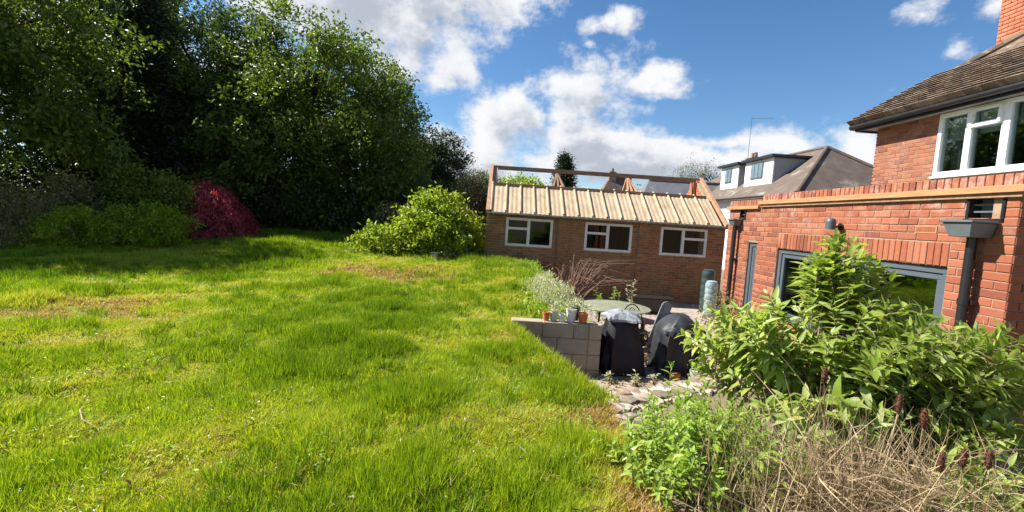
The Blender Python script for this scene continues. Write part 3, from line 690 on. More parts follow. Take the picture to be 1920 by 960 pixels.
for (y0, y1) in ((24.62, 27.45), (28.25, 30.45)):
    d_ = MB(); d_.box(14.0, y0, 4.2, 16.5, y1, 5.62); dr = d_.build('dormer', MAT['render'], nb)
    c = MB(); c.box(14.03, y0 - .03, 4.24, 16.5, y0 - .002, 5.61); c.build('cheek', MAT['cheek'], dr)
    c = MB(); c.box(13.78, y0 - .22, 5.63, 17.2, y1 + .2, 5.78); c.build('dormer_roof', MAT['black_plastic'], dr, bevel=.02)
    yc = (y0 + y1) / 2 + .1; hw = .62 if y1 - y0 > 2.5 else .42
    f = MB(); f.abox('x', 14.0, yc - hw, yc + hw, -.04, -.005, 4.62, 5.50); wf = f.build('window', MAT['grey_frame'], dr)
    for q in range(3 if hw > .5 else 2):
        nq = 3 if hw > .5 else 2; a = yc - hw + .06 + q * (2 * hw - .06) / nq; p = MB(); p.abox('x', 14.0, a, a + (2 * hw - .06) / nq - .06, -.055, -.042, 4.68, 5.44); p.build('pane', MAT['pane_far'] if 'pane_far' in MAT else MAT['cheek'], wf)
p = MB(); p.box(16.3, 31.2, 5.8, 17.0, 32.0, 6.55); p.box(16.24, 31.14, 6.55, 17.06, 32.06, 6.62); nc = p.build('chimney', MAT['tile'], nr)
for dy in (.25, .65):
    p = MB(); p.lathe([(.13, 0), (.10, .3), (.12, .34)], (16.65, 31.2 + dy, 6.62), 10); p.build('chimney_pot', MAT['tile'], nr)
p = MB(); p.tube([(16.2, 31.6, 6.2), (16.2, 31.6, 9.3)], .016, 6); p.tube([(16.2, 31.6, 9.2), (17.4, 31.1, 9.2)], .012, 6)
for q in range(5): p.tube([(16.3 + q * .22, 31.35 - q * .09, 9.2), (16.45 + q * .22, 31.75 - q * .09, 9.2)], .007, 5)
p.build('aerial', MAT['grey_plastic'], nb)

# far houses behind the garage
def far_house(name, x0, x1, y0, y1, ze, zr_, mat, label, chim=None, hip=0):
    t_ = thing(name, ((x0 + x1) / 2, (y0 + y1) / 2, -.6), label, 'house')
    p = MB(); p.box(x0 + .3, y0 + .3, -.66, x1 - .3, y1 - .3, ze); p.build('wall', MAT['brick_house'], t_)
    ym = (y0 + y1) / 2; p = MB()
    p.add([(x0, y0, ze), (x1, y0, ze), (x1 - hip, ym, zr_), (x0 + hip, ym, zr_), (x0, y1, ze), (x1, y1, ze)], [(0, 1, 2, 3), (5, 4, 3, 2), (0, 3, 4), (1, 5, 2), (0, 4, 5, 1)])
    ro = p.build('roof', mat, t_)
    p = MB(); p.tube([(x0 + hip, ym, zr_ + .03), (x1 - hip, ym, zr_ + .03)], .1, 8); p.build('ridge_tile', mat, ro)
    if chim:
        p = MB(); p.box(chim - .25, ym - .25, zr_ - .6, chim + .25, ym + .25, zr_ + .35); p.lathe([(.13, .35), (.10, .6)], (chim, ym, zr_), 10); p.build('chimney', MAT['tile'], ro)
    return t_
far_house('slate_house', 8.2, 17.5, 29, 35, 2.4, 4.75, MAT['far_slate'], 'low house with plain grey slate roof seen through the garage ridge', None, 1.6)
far_house('gabled_house', 6.0, 10.4, 32, 36, 2.4, 5.0, MAT['far_roof'], 'distant house with steep brown roof and dark chimney behind the garage', 7.7, 1.6)

# ------------------------------------------------------------------ foliage helpers
def unit(v): return v / np.maximum(np.linalg.norm(v, axis=-1, keepdims=True), 1e-9)
def rdir(n): return unit(rng.normal(size=(n, 3)))
def leaf_cards(name, P, D, Nn, L, Wd, mat, parent, fold=.25, stuff=True):
    """folded leaf blades: 4 corners, 2 triangles each"""
    n = len(P); D = unit(D); S = unit(np.cross(D, Nn)); U = np.cross(S, D)
    L = np.broadcast_to(np.asarray(L, float), (n,))[:, None]; Wd = np.broadcast_to(np.asarray(Wd, float), (n,))[:, None]
    v = np.empty((n, 4, 3)); v[:, 0] = P; v[:, 2] = P + D * L - U * L * .12
    v[:, 1] = P + D * L * .45 + S * Wd / 2 + U * fold * Wd; v[:, 3] = P + D * L * .45 - S * Wd / 2 + U * fold * Wd
    b = 4 * np.arange(n)[:, None]
    T = np.concatenate([b + np.array([[0, 1, 2]]), b + np.array([[0, 2, 3]])], 0)
    o = mesh_np(name, v.reshape(-1, 3), T, mat, parent)
    if stuff: o['kind'] = 'stuff'
    return o
def lobe_clumps(lobes, n, inner=.5, flat=0):
    vol = np.array([l[3] * l[4] * l[5] for l in lobes]) ** .67; k = rng.choice(len(lobes), n, p=vol / vol.sum())
    L = np.array(lobes)[k]; d = rdir(n); r = (inner + (1 - inner) * rng.random(n) ** .6)[:, None]
    return L[:, :3] + d * L[:, 3:6] * r, d
def crown(parent, lobes, n, per, cr, L, mat, name='crown', inner=.5, aspect=.5, droop=.2, upn=.5, zmin=None, seed=None, out=.6, boughs=0, br=.6):
    C, O = lobe_clumps(lobes, n, inner)
    if boughs:   # most clumps gather in flattened boughs, with gaps between them
        Cb, Ob = lobe_clumps(lobes, boughs, .62); k = rng.integers(0, boughs, n); off = rng.normal(size=(n, 3)) * br * np.array([1, 1, .38])
        off[:, 2] -= .35 * (off[:, 0] ** 2 + off[:, 1] ** 2) / br; g_ = rng.random(n) < .80
        C[g_] = (Cb[k] + off)[g_]; O[g_] = Ob[k][g_]
    P = np.repeat(C, per, 0) + rng.normal(size=(n * per, 3)) * cr * np.array([1, 1, .7]); O = np.repeat(O, per, 0)
    if zmin is not None: k = P[:, 2] > zmin; P, O = P[k], O[k]
    m = len(P); D = O * out + rdir(m) * .9 + np.array([0, 0, -droop]); Nn = rdir(m) * .8 + np.array([0, 0, upn]) + O * .3
    LL = L * (.6 + .7 * rng.random(m))
    return leaf_cards(name, P, D, Nn, LL, LL * aspect, mat, parent), C
def trunk(parent, base, top, r, limbs, mat=None, name='trunk'):
    mb = MB(); base, top = Vector(base), Vector(top)
    pts = [base.lerp(top, k / 6) + Vector((random.gauss(0, r * .4), random.gauss(0, r * .4), 0)) * (0 < k < 6) for k in range(7)]
    mb.tube(pts, [r * (1.25 if k == 0 else 1 - k * .11) for k in range(7)], 10)
    for c in limbs:
        c = Vector(c); t = random.uniform(.3, .9); a = base.lerp(top, t); mid = a.lerp(c, .5) + Vector((0, 0, random.uniform(.0, .12) * (c - a).length))
        mb.tube([a, a.lerp(mid, .6), mid, mid.lerp(c, .6), c], [r * .42, r * .34, r * .25, r * .16, r * .06], 6)
    return mb.build(name, mat or MAT['bark'], parent, smooth=True)
def tree(name, base, h, lobes, label, cat, mat, n, per, cr, L, r=.2, group=None, inner=.5, aspect=.5, limbs=14, upn=.5, zmin=None, tz=.75, droop=.2, boughs=0, br=.6):
    t_ = thing(name, base, label, cat, group)
    o, C = crown(t_, lobes, n, per, cr, L, mat, 'crown', inner, aspect, upn=upn, zmin=zmin, droop=droop, boughs=boughs, br=br)
    trunk(t_, base, (base[0], base[1], base[2] + h * tz), r, [C[i] for i in rng.choice(len(C), min(limbs, len(C)), replace=False)])
    return t_
def lz(x, y): return float(lawn_z(x, y))
TG = 'tall trees along the left of the lawn'
# big broadleaf tree whose crown rounds down to the right
tree('broadleaf_tree', (-9.0, 21.5, lz(-9, 21.5)), 10, [(-8.5, 21, 5.7, 4.5, 4.2, 4.3), (-6.1, 20.6, 4.6, 2.8, 3.0, 3.1), (-9.5, 19.6, 3.2, 3.0, 2.2, 2.6), (-6.2, 20.0, 2.4, 2.3, 2, 1.8)],
     'large round-crowned leafy tree at the end of the lawn, nearest the garage', 'tree', MAT['leaf_tree'], 2300, 44, .22, .17, .3, TG, .25, zmin=.75, boughs=170, br=.62)
tree('broadleaf_tree', (-15.6, 12.4, lz(-15.6, 12.4)), 8.5, [(-15.2, 12.6, 5.6, 3.2, 3.0, 2.6), (-13.4, 12.8, 4.4, 2.2, 2.2, 1.6), (-17, 11.4, 5.0, 2.6, 2.6, 2.4), (-13.8, 13.6, 6.8, 2.4, 2.4, 1.7), (-15.5, 10.4, 5.2, 2.2, 1.8, 1.9)],
     'spreading leafy tree overhanging the dry shrubs at the left edge', 'tree', MAT['leaf_tree'], 1500, 42, .22, .16, .28, TG, .3, zmin=2.2, boughs=110, br=.6)
tree('broadleaf_tree', (-12.4, 22, lz(-12.4, 22)), 9.5, [(-12.4, 21, 7.4, 2.8, 2.6, 3.2), (-11.2, 20, 5.6, 2.1, 2.0, 2.6), (-13.2, 21, 4.2, 2.2, 2.2, 2.4)],
     'tall dark leafy tree between the round-crowned tree and the black conifers', 'tree', MAT['leaf_dark'], 1300, 42, .24, .16, .3, TG, .3, zmin=1.2, boughs=100, br=.6)
def conifer(name, base, h, r, label, mat, n=600, per=40, L=.16, group=None, drop=.35, z0=.0, cr=.16):
    t_ = thing(name, base, label, 'tree', group)
    z = rng.random(n) ** .8; a = rng.random(n) * 2 * math.pi; rr = r * (1 - z) ** .8 * (.55 + .45 * rng.random(n)) * (1 + .16 * np.sin(z * 40 + a * 2))
    C = np.stack([base[0] + rr * np.cos(a), base[1] + rr * np.sin(a), base[2] + z0 + z * (h - z0) - rr * drop], -1)
    P = np.repeat(C, per, 0) + rng.normal(size=(n * per, 3)) * cr * (r / 1.2) ** .5; O = np.repeat(np.stack([np.cos(a), np.sin(a), 0 * a], -1), per, 0)
    P = P[P[:, 2] > base[2]] if False else P
    D = O * .8 + rdir(len(P)) * .6 + np.array([0, 0, .1]); LL = L * (.6 + .7 * rng.random(len(P)))
    leaf_cards('crown', P, D, rdir(len(P)) + np.array([0, 0, .4]), LL, LL * .28, mat, t_)
    mb = MB(); mb.tube([base, (base[0], base[1], base[2] + h * .5), (base[0], base[1], base[2] + h * .97)], [r * .09 + .03, r * .06 + .02, .01], 8); mb.build('trunk', MAT['bark'], t_)
    return t_
conifer('conifer_tree', (-15.6, 19, lz(-15.6, 19)), 10.5, 2.4, 'black-green conifer standing behind the taller shrubs, next to the left edge tree', MAT['leaf_conifer'], 900, 44, .22, TG, cr=.2)
conifer('conifer_tree', (-13.4, 17.6, lz(-13.4, 17.6)), 8.8, 1.9, 'slim black-green conifer behind the crimson maple', MAT['leaf_conifer'], 800, 44, .2, TG, cr=.2)
conifer('conifer_tree', (-19.5, 18, lz(-19.5, 18)), 11, 2.8, 'dark conifer glimpsed through the left edge tree', MAT['leaf_conifer'], 700, 40, .24, TG, cr=.24)
conifer('conifer_tree', (-18, 24.5, lz(-18, 24)), 12, 3.0, 'broad dark conifer far back between the trunks', MAT['leaf_conifer'], 800, 40, .26, TG, cr=.26)
tree('cypress_tree', (-3.3, 26, lz(-3.3, 26)), 6, [(-3.35, 26, 3.0, 1.15, 1.1, 2.9), (-3.0, 25.8, 4.2, .75, .7, 1.9), (-4.2, 26, 2.8, 1.1, 1.0, 2.3)], 'dense dark cypress with a blunt top beside the round-crowned tree', 'tree', MAT['leaf_conifer'], 620, 42, .18, .16, .15, inner=.5, aspect=.3, droop=-.4, boughs=90, br=.3)
tree('cypress_tree', (-5.2, 25.5, lz(-5.2, 25.5)), 6, [(-5.3, 25.5, 3.2, 1.5, 1.2, 2.9), (-4.6, 25.2, 2.6, 1.2, 1.0, 2.2)], 'dark cypress half hidden by the round-crowned tree', 'tree', MAT['leaf_conifer'], 560, 42, .18, .16, .15, inner=.5, aspect=.3, droop=-.4, boughs=90, br=.35)
# dark understorey shrubs along the back of the lawn
def shrub(name, x, y, lobes, label, mat, n, per, cr, L, group=None, aspect=.5, upn=.5, inner=.45, cat='shrub', droop=.2, stems=6, zmin=None, z=None, out=.6, boughs=0, br=.3):
    z = lz(x, y) if z is None else z
    t_ = thing(name, (x, y, z), label, cat, group)
    lob = [(x + a, y + b, z + c, p, q, s) for (a, b, c, p, q, s) in lobes]
    o, C = crown(t_, lob, n, per, cr, L, mat, 'foliage', inner, aspect, droop, upn, zmin=z + .01 if zmin is None else zmin, out=out, boughs=boughs, br=br)
    mb = MB()
    for i in rng.choice(len(C), stems, replace=False):
        c = Vector(C[i]); a = Vector((x + random.uniform(-.1, .1), y + random.uniform(-.1, .1), z - .02)); mid = a.lerp(c, .5) + Vector((0, 0, .15 * (c - a).length)); mb.tube([a, mid, c], [.025, .018, .006], 6)
    mb.build('stem', MAT['stem'], t_); return t_
US = 'dark evergreen shrubs under the trees'
for (x, y, r, h, lab) in ((-10.4, 19.8, 1.5, 2.6, 'dark evergreen shrub just behind the crimson maple'), (-7.9, 18.8, 1.5, 2.0, 'dark evergreen shrub in the middle of the shaded tree line'), (-5.6, 19.4, 1.4, 1.9, 'dark evergreen shrub under the drooping side of the round-crowned tree'),
                        (-13.2, 16.2, 1.6, 2.6, 'dark evergreen shrub behind the pale leafy perennials'), (-16.6, 14.0, 1.9, 2.6, 'dark evergreen shrub behind the dry tangle at the left edge'), (-3.9, 20.5, 1.3, 2.1, 'dark evergreen shrub behind the lime green bush'), (-18.5, 15.2, 2.4, 4.0, 'tall dark evergreen shrub in the far left corner under the leafy tree')):
    shrub('evergreen_shrub', x, y, [(0, 0, h * .5, r, r * .8, h * .5), (r * .5, .2, h * .35, r * .7, r * .7, h * .4), (-r * .5, -.1, h * .4, r * .7, r * .7, h * .4)], lab, MAT['leaf_dark'], 190, 40, .2, .15, US)
# crimson maple: layered drooping sprays
t_ = thing('maple_shrub', (-9.65, 15.5, lz(-9.65, 15.5)), 'low dome of a crimson weeping maple at the shaded lawn edge', 'shrub')
bz_ = lz(-9.3, 15.5); n = 420
a = rng.random(n) * 2 * math.pi; rr = np.sqrt(rng.random(n)); hh = 1.75 * np.sqrt(np.clip(1 - rr ** 2.2, 0, 1)) * (.55 + .45 * rng.random(n))
C = np.stack([-9.68 + rr * 1.15 * np.cos(a) + .12 * rr * (hh < .8), 15.5 + rr * 1.1 * np.sin(a), bz_ + .12 + hh], -1)
P = np.repeat(C, 42, 0); O = np.repeat(np.stack([np.cos(a) * rr, np.sin(a) * rr, 0 * a], -1), 42, 0); m_ = len(P)
s_ = rng.random(m_)[:, None] * .42; P = P + O * s_ - np.array([0, 0, 1]) * s_ ** 2 * 1.4 + rng.normal(size=(m_, 3)) * .07 * np.array([1, 1, .5])
k = P[:, 2] > bz_ + .02; P, O = P[k], O[k]
leaf_cards('foliage', P, O * .6 + rdir(len(P)) * .6 + np.array([0, 0, -.8]), rdir(len(P)) * .5 + O + np.array([0, 0, .6]), .10 * (.6 + .7 * rng.random(len(P))), .035, MAT['leaf_red'], t_)
mb = MB()
for i in range(12):
    c = Vector(C[i]); b0 = Vector((-9.65, 15.5, bz_)); mb.tube([b0, b0.lerp(c, .5) + Vector((0, 0, .3)), c], [.05, .03, .01], 6)
mb.build('stem', MAT['bark'], t_)
BX = 'rounded shrubs at the shaded lawn edge'
shrub('rounded_shrub', -10.3, 11.6, [(0, 0, .5, .75, .7, .52), (-.35, 0, .4, .5, .5, .42)], 'smaller rounded green shrub, next to the dry tangle', MAT['leaf_box'], 190, 40, .075, .075, BX, boughs=60, br=.13)
shrub('rounded_shrub', -9.35, 12.6, [(0, 0, .62, 1.0, .85, .62), (.4, -.1, .45, .6, .6, .45), (-.5, 0, .5, .6, .6, .48)], 'larger rounded green shrub, next to the crimson maple', MAT['leaf_box'], 320, 40, .08, .075, BX, boughs=90, br=.15)
shrub('tangled_shrub', -11.7, 11.2, [(0, 0, .9, .95, .8, .95), (-.9, .2, 1.0, .9, .8, .95)], 'dry brownish tangled shrub at the left edge', MAT['leaf_tan'], 240, 34, .15, .08, None, .35)
mb = MB()
for i in range(70):
    p0 = Vector((-11.7 + random.gauss(-.2, .6), 10.8 + random.gauss(0, .35), lz(-11.7, 11) + random.uniform(.9, 1.8))); d_ = Vector((random.gauss(.2, .5), random.gauss(-.2, .3), random.uniform(-1.2, -.3)))
    mb.tube([p0, p0 + d_ * .35 + Vector((.05, 0, .05)), p0 + d_ * .8], [.008, .007, .003], 5, False)
mb.build('dead_twigs', MAT['bark'], bpy.data.objects['tangled_shrub'])
for (x, y, h, lab, mt) in ((-12.0, 13.2, 1.9, 'pale leafy perennial clump behind the smaller rounded shrub', 'leaf_tan'), (-10.9, 13.8, 2.1, 'yellowish leafy shrub behind the larger rounded shrub', 'leaf_shrub'), (-10.0, 14.2, 2.0, 'yellowish leafy shrub touching the crimson maple', 'leaf_shrub')):
    shrub('leafy_shrub', x, y, [(0, 0, h * .5, .65, .6, h * .5), (.35, 0, h * .65, .4, .4, h * .34), (-.4, .1, h * .6, .4, .4, h * .36)], lab, MAT[mt], 150, 36, .13, .10, 'loose shrubs behind the rounded shrubs')
# lime green bush left of the garage
shrub('lime_bush', -2.15, 14.0, [(.45, 0, .85, 1.05, .9, .85), (.15, 0, 1.35, .62, .6, .62), (.85, -.1, .7, .75, .8, .80), (-.45, 0, 1.0, .6, .6, .55), (-1.1, -.2, .40, .75, .6, .42), (-1.65, -.2, .25, .45, .4, .32)], 'bright lime green bush in full sun beside the garage', MAT['leaf_lime'], 460, 40, .11, .13, None, .46, cat='bush', droop=-.1, upn=.6, boughs=75, br=.24)
shrub('pale_shrub', -4.0, 16.6, [(0, 0, .95, .55, .5, .4), (.5, 0, .6, .4, .4, .5)], 'pale flowering shrub peeping out behind the lime green bush', MAT['leaf_hedge'], 70, 34, .14, .09)
HG = 'mottled hedge shrubs beside the garage'
shrub('hedge_shrub', -1.25, 17.2, [(0, 0, 1.3, .75, .7, 1.4), (.3, .3, 2.0, .55, .5, .9)], 'mottled grey-green hedge shrub against the garage corner', MAT['leaf_hedge'], 260, 40, .16, .085, HG)
shrub('hedge_shrub', -2.5, 18.2, [(0, 0, 1.3, .8, .7, 1.1)], 'mottled hedge shrub behind the top of the lime green bush', MAT['leaf_dark'], 150, 40, .16, .10, HG)
shrub('hedge_shrub', -.3, 19.5, [(0, 0, 1.7, .8, .7, 1.4), (-.5, 0, 2.3, .35, .35, .9)], 'olive hedge shrub rising behind the garage gable post', MAT['leaf_shrub'], 170, 40, .16, .09, HG, z=.2)
# beyond the garage
t_ = tree('lime_tree', (1.1, 26, -.6), 4.6, [(0.9, 26, 3.0, 1.2, 1.0, .9), (1.9, 26, 2.7, .9, .9, .8)], 'yellow-green treetop showing between the garage roof and ridge beam', 'tree', MAT['leaf_lime'], 170, 40, .2, .14, .12)
conifer('spruce_tree', (5.0, 40, -.6), 7.6, 1.75, 'pointed dark spruce behind the garage ridge beam', MAT['leaf_conifer'], 420, 36, .26, cr=.2)
# far scrub that closes the view past the garage: individual round trees on the skyline
for (x, y, h, r, lab) in ((-12, 62, 9, 5, 'hazy round tree far behind the cypress'), (22, 66, 7.5, 4, 'low round tree far behind the white dormer house')):
    tree('distant_tree', (x, y, -.6), h, [(x, y, h * .55, r, r, h * .42), (x + r * .7, y, h * .42, r * .7, r * .7, h * .33)], lab, 'tree', MAT['leaf_dark'], 200, 30, .6, .5, .3, 'distant trees on the skyline')
# bare tree
def bare_tree(base, h):
    t_ = thing('bare_tree', base, 'bare-branched tree on the skyline between garage and white house', 'tree'); mb = MB()
    def grow(p, d, L, r, k):
        e = p + d * L; mb.tube([p, p.lerp(e, .5) + Vector((random.gauss(0, .04), 0, random.gauss(0, .04))) * L, e], [r, r * .85, r * .65], 5, False)
        if k:
            for _ in range(4 if k > 1 else 4): grow(p.lerp(e, random.uniform(.5, 1)), (d + Vector((random.gauss(0, .6), random.gauss(0, .5), random.gauss(.02, .3)))).normalized(), L * .68, r * .55, k - 1)
    grow(Vector(base), Vector((0, 0, 1)), h * .42, .3, 4)
    mb.build('trunk', MAT['bark'], t_)
    C = np.array(base) + rng.normal(size=(330, 3)) * np.array([1.3, 1, .7]) + np.array([0, 0, h * .78]); P = np.repeat(C, 12, 0) + rng.normal(size=(3960, 3)) * .18
    leaf_cards('bud', P, rdir(3960), rdir(3960), .16, .05, MAT['leaf_hedge'], t_)
bare_tree((19, 46, -.6), 9.2)

# ------------------------------------------------------------------ walls round the sunken patio
bw = thing('block_wall', (.85, 6.6, -.6), 'grey concrete block retaining wall with plant pots along its top', 'wall')
p = MB(); p.box(.22, 6.615, -.62, 1.49, 6.80, .142); bwm = p.build('mortar_bed', MAT['mortar_old'], bw)
for k in range(4):
    zt = .15 - k * .225; u = 1.53; wds = [.20, .20] if k % 2 == 0 else [.20, .42]
    u = 1.53
    for w_ in ([.19, .22, .45, .45, .45] if k % 2 == 0 else [.19, .45, .45, .45]):
        a = u - w_
        if u < .30: break
        p = MB(); p.box(max(a + .006, .20), 6.60 + random.uniform(-.006, .006), max(zt - .215, -.60), u - .006, 6.81, zt); p.build('block', MAT['block'], bw, bevel=.006); u = a
ed = thing('edging_wall', (.6, 5.2, -.6), 'pale concrete edging along the long grass above the patio', 'wall')
a0, a1 = Vector((.16, 6.58, 0)), Vector((.99, 3.98, 0)); L_ = (a1 - a0).length; nB = 6
for k in range(nB):
    for lv in range(3):
        pA, pB = a0.lerp(a1, (k + .01) / nB), a0.lerp(a1, (k + .99) / nB); zt = min(lz(pA.x, pA.y), lz(pB.x, pB.y)) + .02 - lv * .225
        p = MB(); p.bar((pA.x + .04, pA.y, zt - .108), (pB.x + .04, pB.y, zt - .108), .11, .215); p.build('block', MAT['concrete'], ed, bevel=.01)
sw_ = thing('rubble_wall', (2, 4.6, -.6), 'crumbling pale rubble wall top edging the planting bed beside the patio', 'wall')
def stone(c, r3, mat, parent, name='stone'):
    bm = bmesh.new(); bmesh.ops.create_icosphere(bm, subdivisions=1, radius=1.0)
    rz = random.uniform(0, 3)
    for v in bm.verts:
        q = Vector([math.copysign(abs(x) ** .4, x) for x in v.co]) * random.uniform(.78, 1.12)
        q = Vector((q.x * r3[0], q.y * r3[1], q.z * r3[2])); q.rotate(Matrix.Rotation(rz, 3, 'Z')); v.co = q + Vector(c)
    me = bpy.data.meshes.new(name); bm.to_mesh(me); bm.free(); me.materials.append(mat); return link(bpy.data.objects.new(name, me), parent)
bed = MB(); tt = np.linspace(0, 1, 40); P0 = [Vector((.98, 3.96, 0)).lerp(Vector((2.32, 4.74, 0)), t) for t in tt] + [Vector((2.32, 4.74, 0)).lerp(Vector((3.9, 5.0, 0)), t) for t in tt[1:]]
for i_ in range(len(P0) - 1):
    pA, pB = P0[i_], P0[i_ + 1]; dn = (pB - pA).normalized(); nn = Vector((-dn.y, dn.x, 0)); w1, w2 = random.uniform(.22, .28), random.uniform(.02, .05)
    q = [pA - nn * w1, pA + nn * w2, pB + nn * w2, pB - nn * w1]; bed.add([Vector((v.x, v.y, -.6)) for v in q] + [Vector((v.x, v.y, .075 + random.uniform(-.015, .015))) for v in q], [(3,2,1,0),(4,5,6,7),(0,1,5,4),(1,2,6,5),(2,3,7,6),(3,0,4,7)])
bed.build('mortar_bed', MAT['concrete'], sw_)
pp = [Vector((.98, 3.96, 0)), Vector((2.32, 4.74, 0)), Vector((3.9, 5.0, 0))]
for seg in range(2):
    A_, B_ = pp[seg], pp[seg + 1]; dd = (B_ - A_).normalized(); nn = Vector((-dd.y, dd.x, 0)); k = 0.; L_ = (B_ - A_).length
    while k < L_:
        st_ = random.uniform(.08, .17)
        for lv in range(4):
            for row in ((0, 1) if lv == 0 else (0,)):
                c = A_ + dd * (k + st_ / 2 + (.07 if lv % 2 else 0)) + nn * (.04 - row * .17 + random.uniform(-.02, .02)); c.z = .055 - lv * .15 + random.uniform(-.015, .02)
                stone(c, (st_ * .55, .08, .045 if lv == 0 else .08), MAT['stone'], sw_)
        k += st_
for k in range(26):
    c = (random.uniform(.85, 1.35), random.uniform(3.5, 4.0), .05 + random.uniform(-.02, .02)); r_ = random.uniform(.025, .06)
    stone(c, (r_, r_ * .8, r_ * .6), MAT['stone'], sw_)

# ------------------------------------------------------------------ patio clutter
def loft(rings, cap=True):
    mb = MB(); n = len(rings[0]); v = [q for r_ in rings for q in r_]; f = [(i*n+k, i*n+(k+1) % n, (i+1)*n+(k+1) % n, (i+1)*n+k) for i in range(len(rings)-1) for k in range(n)]
    if cap: f += [tuple(range(n))[::-1], tuple(range((len(rings)-1)*n, len(rings)*n))]
    return mb.add(v, f)
def cover(c, prof, wr=.03, n=44, lean=(0, 0), ph=0.):
    """draped sheet: (z, half x, half y) levels, with vertical folds that die out at the top"""
    rings = []; zmax = prof[-1][0]; zz = np.linspace(prof[0][0], zmax, 16); P_ = np.array(prof)
    for z in zz:
        hx, hy = np.interp(z, P_[:, 0], P_[:, 1]), np.interp(z, P_[:, 0], P_[:, 2]); q = 1 - z / zmax; rg = []
        for k in range(n):
            t = 2 * math.pi * k / n; ct, s_t = math.cos(t), math.sin(t); e = .55
            x, y = math.copysign(abs(ct) ** e, ct) * hx, math.copysign(abs(s_t) ** e, s_t) * hy
            w_ = 1 + wr * (q + .25) * (math.sin(9 * t + ph + 3 * z) + .6 * math.sin(15 * t + 2 * ph)) + wr * .4 * math.sin(14 * z + 5 * t)
            rg.append((c[0] + x * w_ + lean[0] * z, c[1] + y * w_ + lean[1] * z, c[2] + z + .02 * math.sin(3 * t + ph) * (z / zmax)))
        rings.append(rg)
    return loft(rings)
MAT['cover_black'] = surf('black_cover_fabric', [(.006, .007, .011), (.011, .012, .018)], 6, .6, .3, 40, spec=.4)
MAT['cover_grey'] = surf('faded_black_cover', [(.016, .017, .021), (.034, .036, .042)], 6, .55, .3, 40, spec=.4)
MAT['film'] = surf('crumpled_grey_plastic', [(.16, .17, .19), (.34, .35, .38)], 14, .35, .6, 30, spec=.5)
PZ = -.6
c1 = thing('covered_barbecue', (1.93, 6.95, PZ), 'barbecue under a black cover with crumpled grey plastic on top, against the block wall', 'barbecue')
cover((1.93, 6.95, PZ), [(0, .34, .34), (.3, .30, .30), (.65, .24, .27), (.80, .20, .24), (.86, .10, .14)], .075, lean=(-.05, 0)).build('cover', MAT['cover_black'], c1, smooth=True)
cover((1.88, 6.90, PZ + .80), [(0, .245, .265), (.03, .25, .26), (.06, .23, .22), (.08, .20, .19), (.11, .10, .13), (.12, .02, .03)], .10, ph=1.3).build('plastic_sheet', MAT['film'], c1)
c2 = thing('covered_barbecue', (2.80, 7.05, PZ), 'barbecue under a faded dark grey cover, standing apart from the block wall', 'barbecue')
cover((2.78, 7.05, PZ), [(0, .33, .30), (.35, .32, .30), (.66, .31, .29), (.76, .24, .27), (.86, .12, .16), (.89, .04, .06)], .08, ph=.7, lean=(.05, 0)).build('cover', MAT['cover_grey'], c2, smooth=True)
cover((2.84, 6.99, PZ + .62), [(0, .32, .30), (.05, .31, .29), (.10, .24, .24)], .05, ph=2.1).build('flap', MAT['cover_grey'], c2)
bd = thing('leaning_board', (2.78, 7.6, PZ), 'grey round-ended board leaning behind the faded barbecue cover', 'board')
p = MB(); pts = [(-.085, 0), (.085, 0), (.085, .95)] + [(.085 * math.cos(a), .95 + .085 * math.sin(a)) for a in (.5, 1.1, 1.57, 2.04, 2.64)] + [(-.085, .95)]
cs, sn = math.cos(.32), math.sin(.32)
p.prism([(2.50 + x * cs + z * sn, 7.55 + z * .05, PZ + z * cs - x * sn) for (x, z) in pts], (0, .025, 0)); p.build('board', MAT['film'], bd)
# round garden table
MAT['tabletop'] = surf('mossy_table_top', [(.16, .17, .11), (.27, .28, .19)], 9, .55, .15)
tb = thing('garden_table', (2.12, 8.35, PZ), 'round mossy green garden table behind the barbecues', 'table')
p = MB(); p.lathe([(.0, .70), (.60, .70), (.64, .712), (.64, .728), (.60, .738), (.0, .738)], (2.12, 8.35, PZ), 40, False); p.build('tabletop', MAT['tabletop'], tb, smooth=True)
for a in (.5, 2.1, 3.7, 5.2):
    p = MB(); p.tube([(2.12 + .34*math.cos(a), 8.35 + .34*math.sin(a), PZ + .70), (2.12 + .42*math.cos(a), 8.35 + .42*math.sin(a), PZ)], .016, 8); p.build('leg', MAT['black_plastic'], tb)
# metal chair with looped back
cr_ = thing('metal_chair', (2.35, 7.75, PZ), 'dark wire garden chair between the two covered barbecues', 'chair')
def loop(c, w, h, tilt, r, nm, sx=1):
    mb = MB(); mb.tube([(c[0] + math.cos(a) * w, c[1] + tilt * (math.sin(a) * h), c[2] + math.sin(a) * h) for a in np.linspace(0, math.pi, 12)], r, 7); mb.build(nm, MAT['black_plastic'], cr_)
loop((2.35, 7.95, PZ + .42), .20, .42, .2, .011, 'back_hoop'); loop((2.35, 7.95, PZ + .42), .10, .36, .2, .008, 'back_loop')
p = MB(); p.lathe([(0, 0), (.21, 0), (.22, .012), (.21, .024), (0, .024)], (2.35, 7.75, PZ + .42), 24, False); p.build('seat', MAT['black_plastic'], cr_)
for (dx, dy) in ((-.17, -.15), (.17, -.15), (-.17, .17), (.17, .17)):
    p = MB(); p.tube([(2.35 + dx, 7.75 + dy, PZ + .42), (2.35 + dx * 1.15, 7.75 + dy * 1.15, PZ)], .011, 7); p.build('leg', MAT['black_plastic'], cr_)
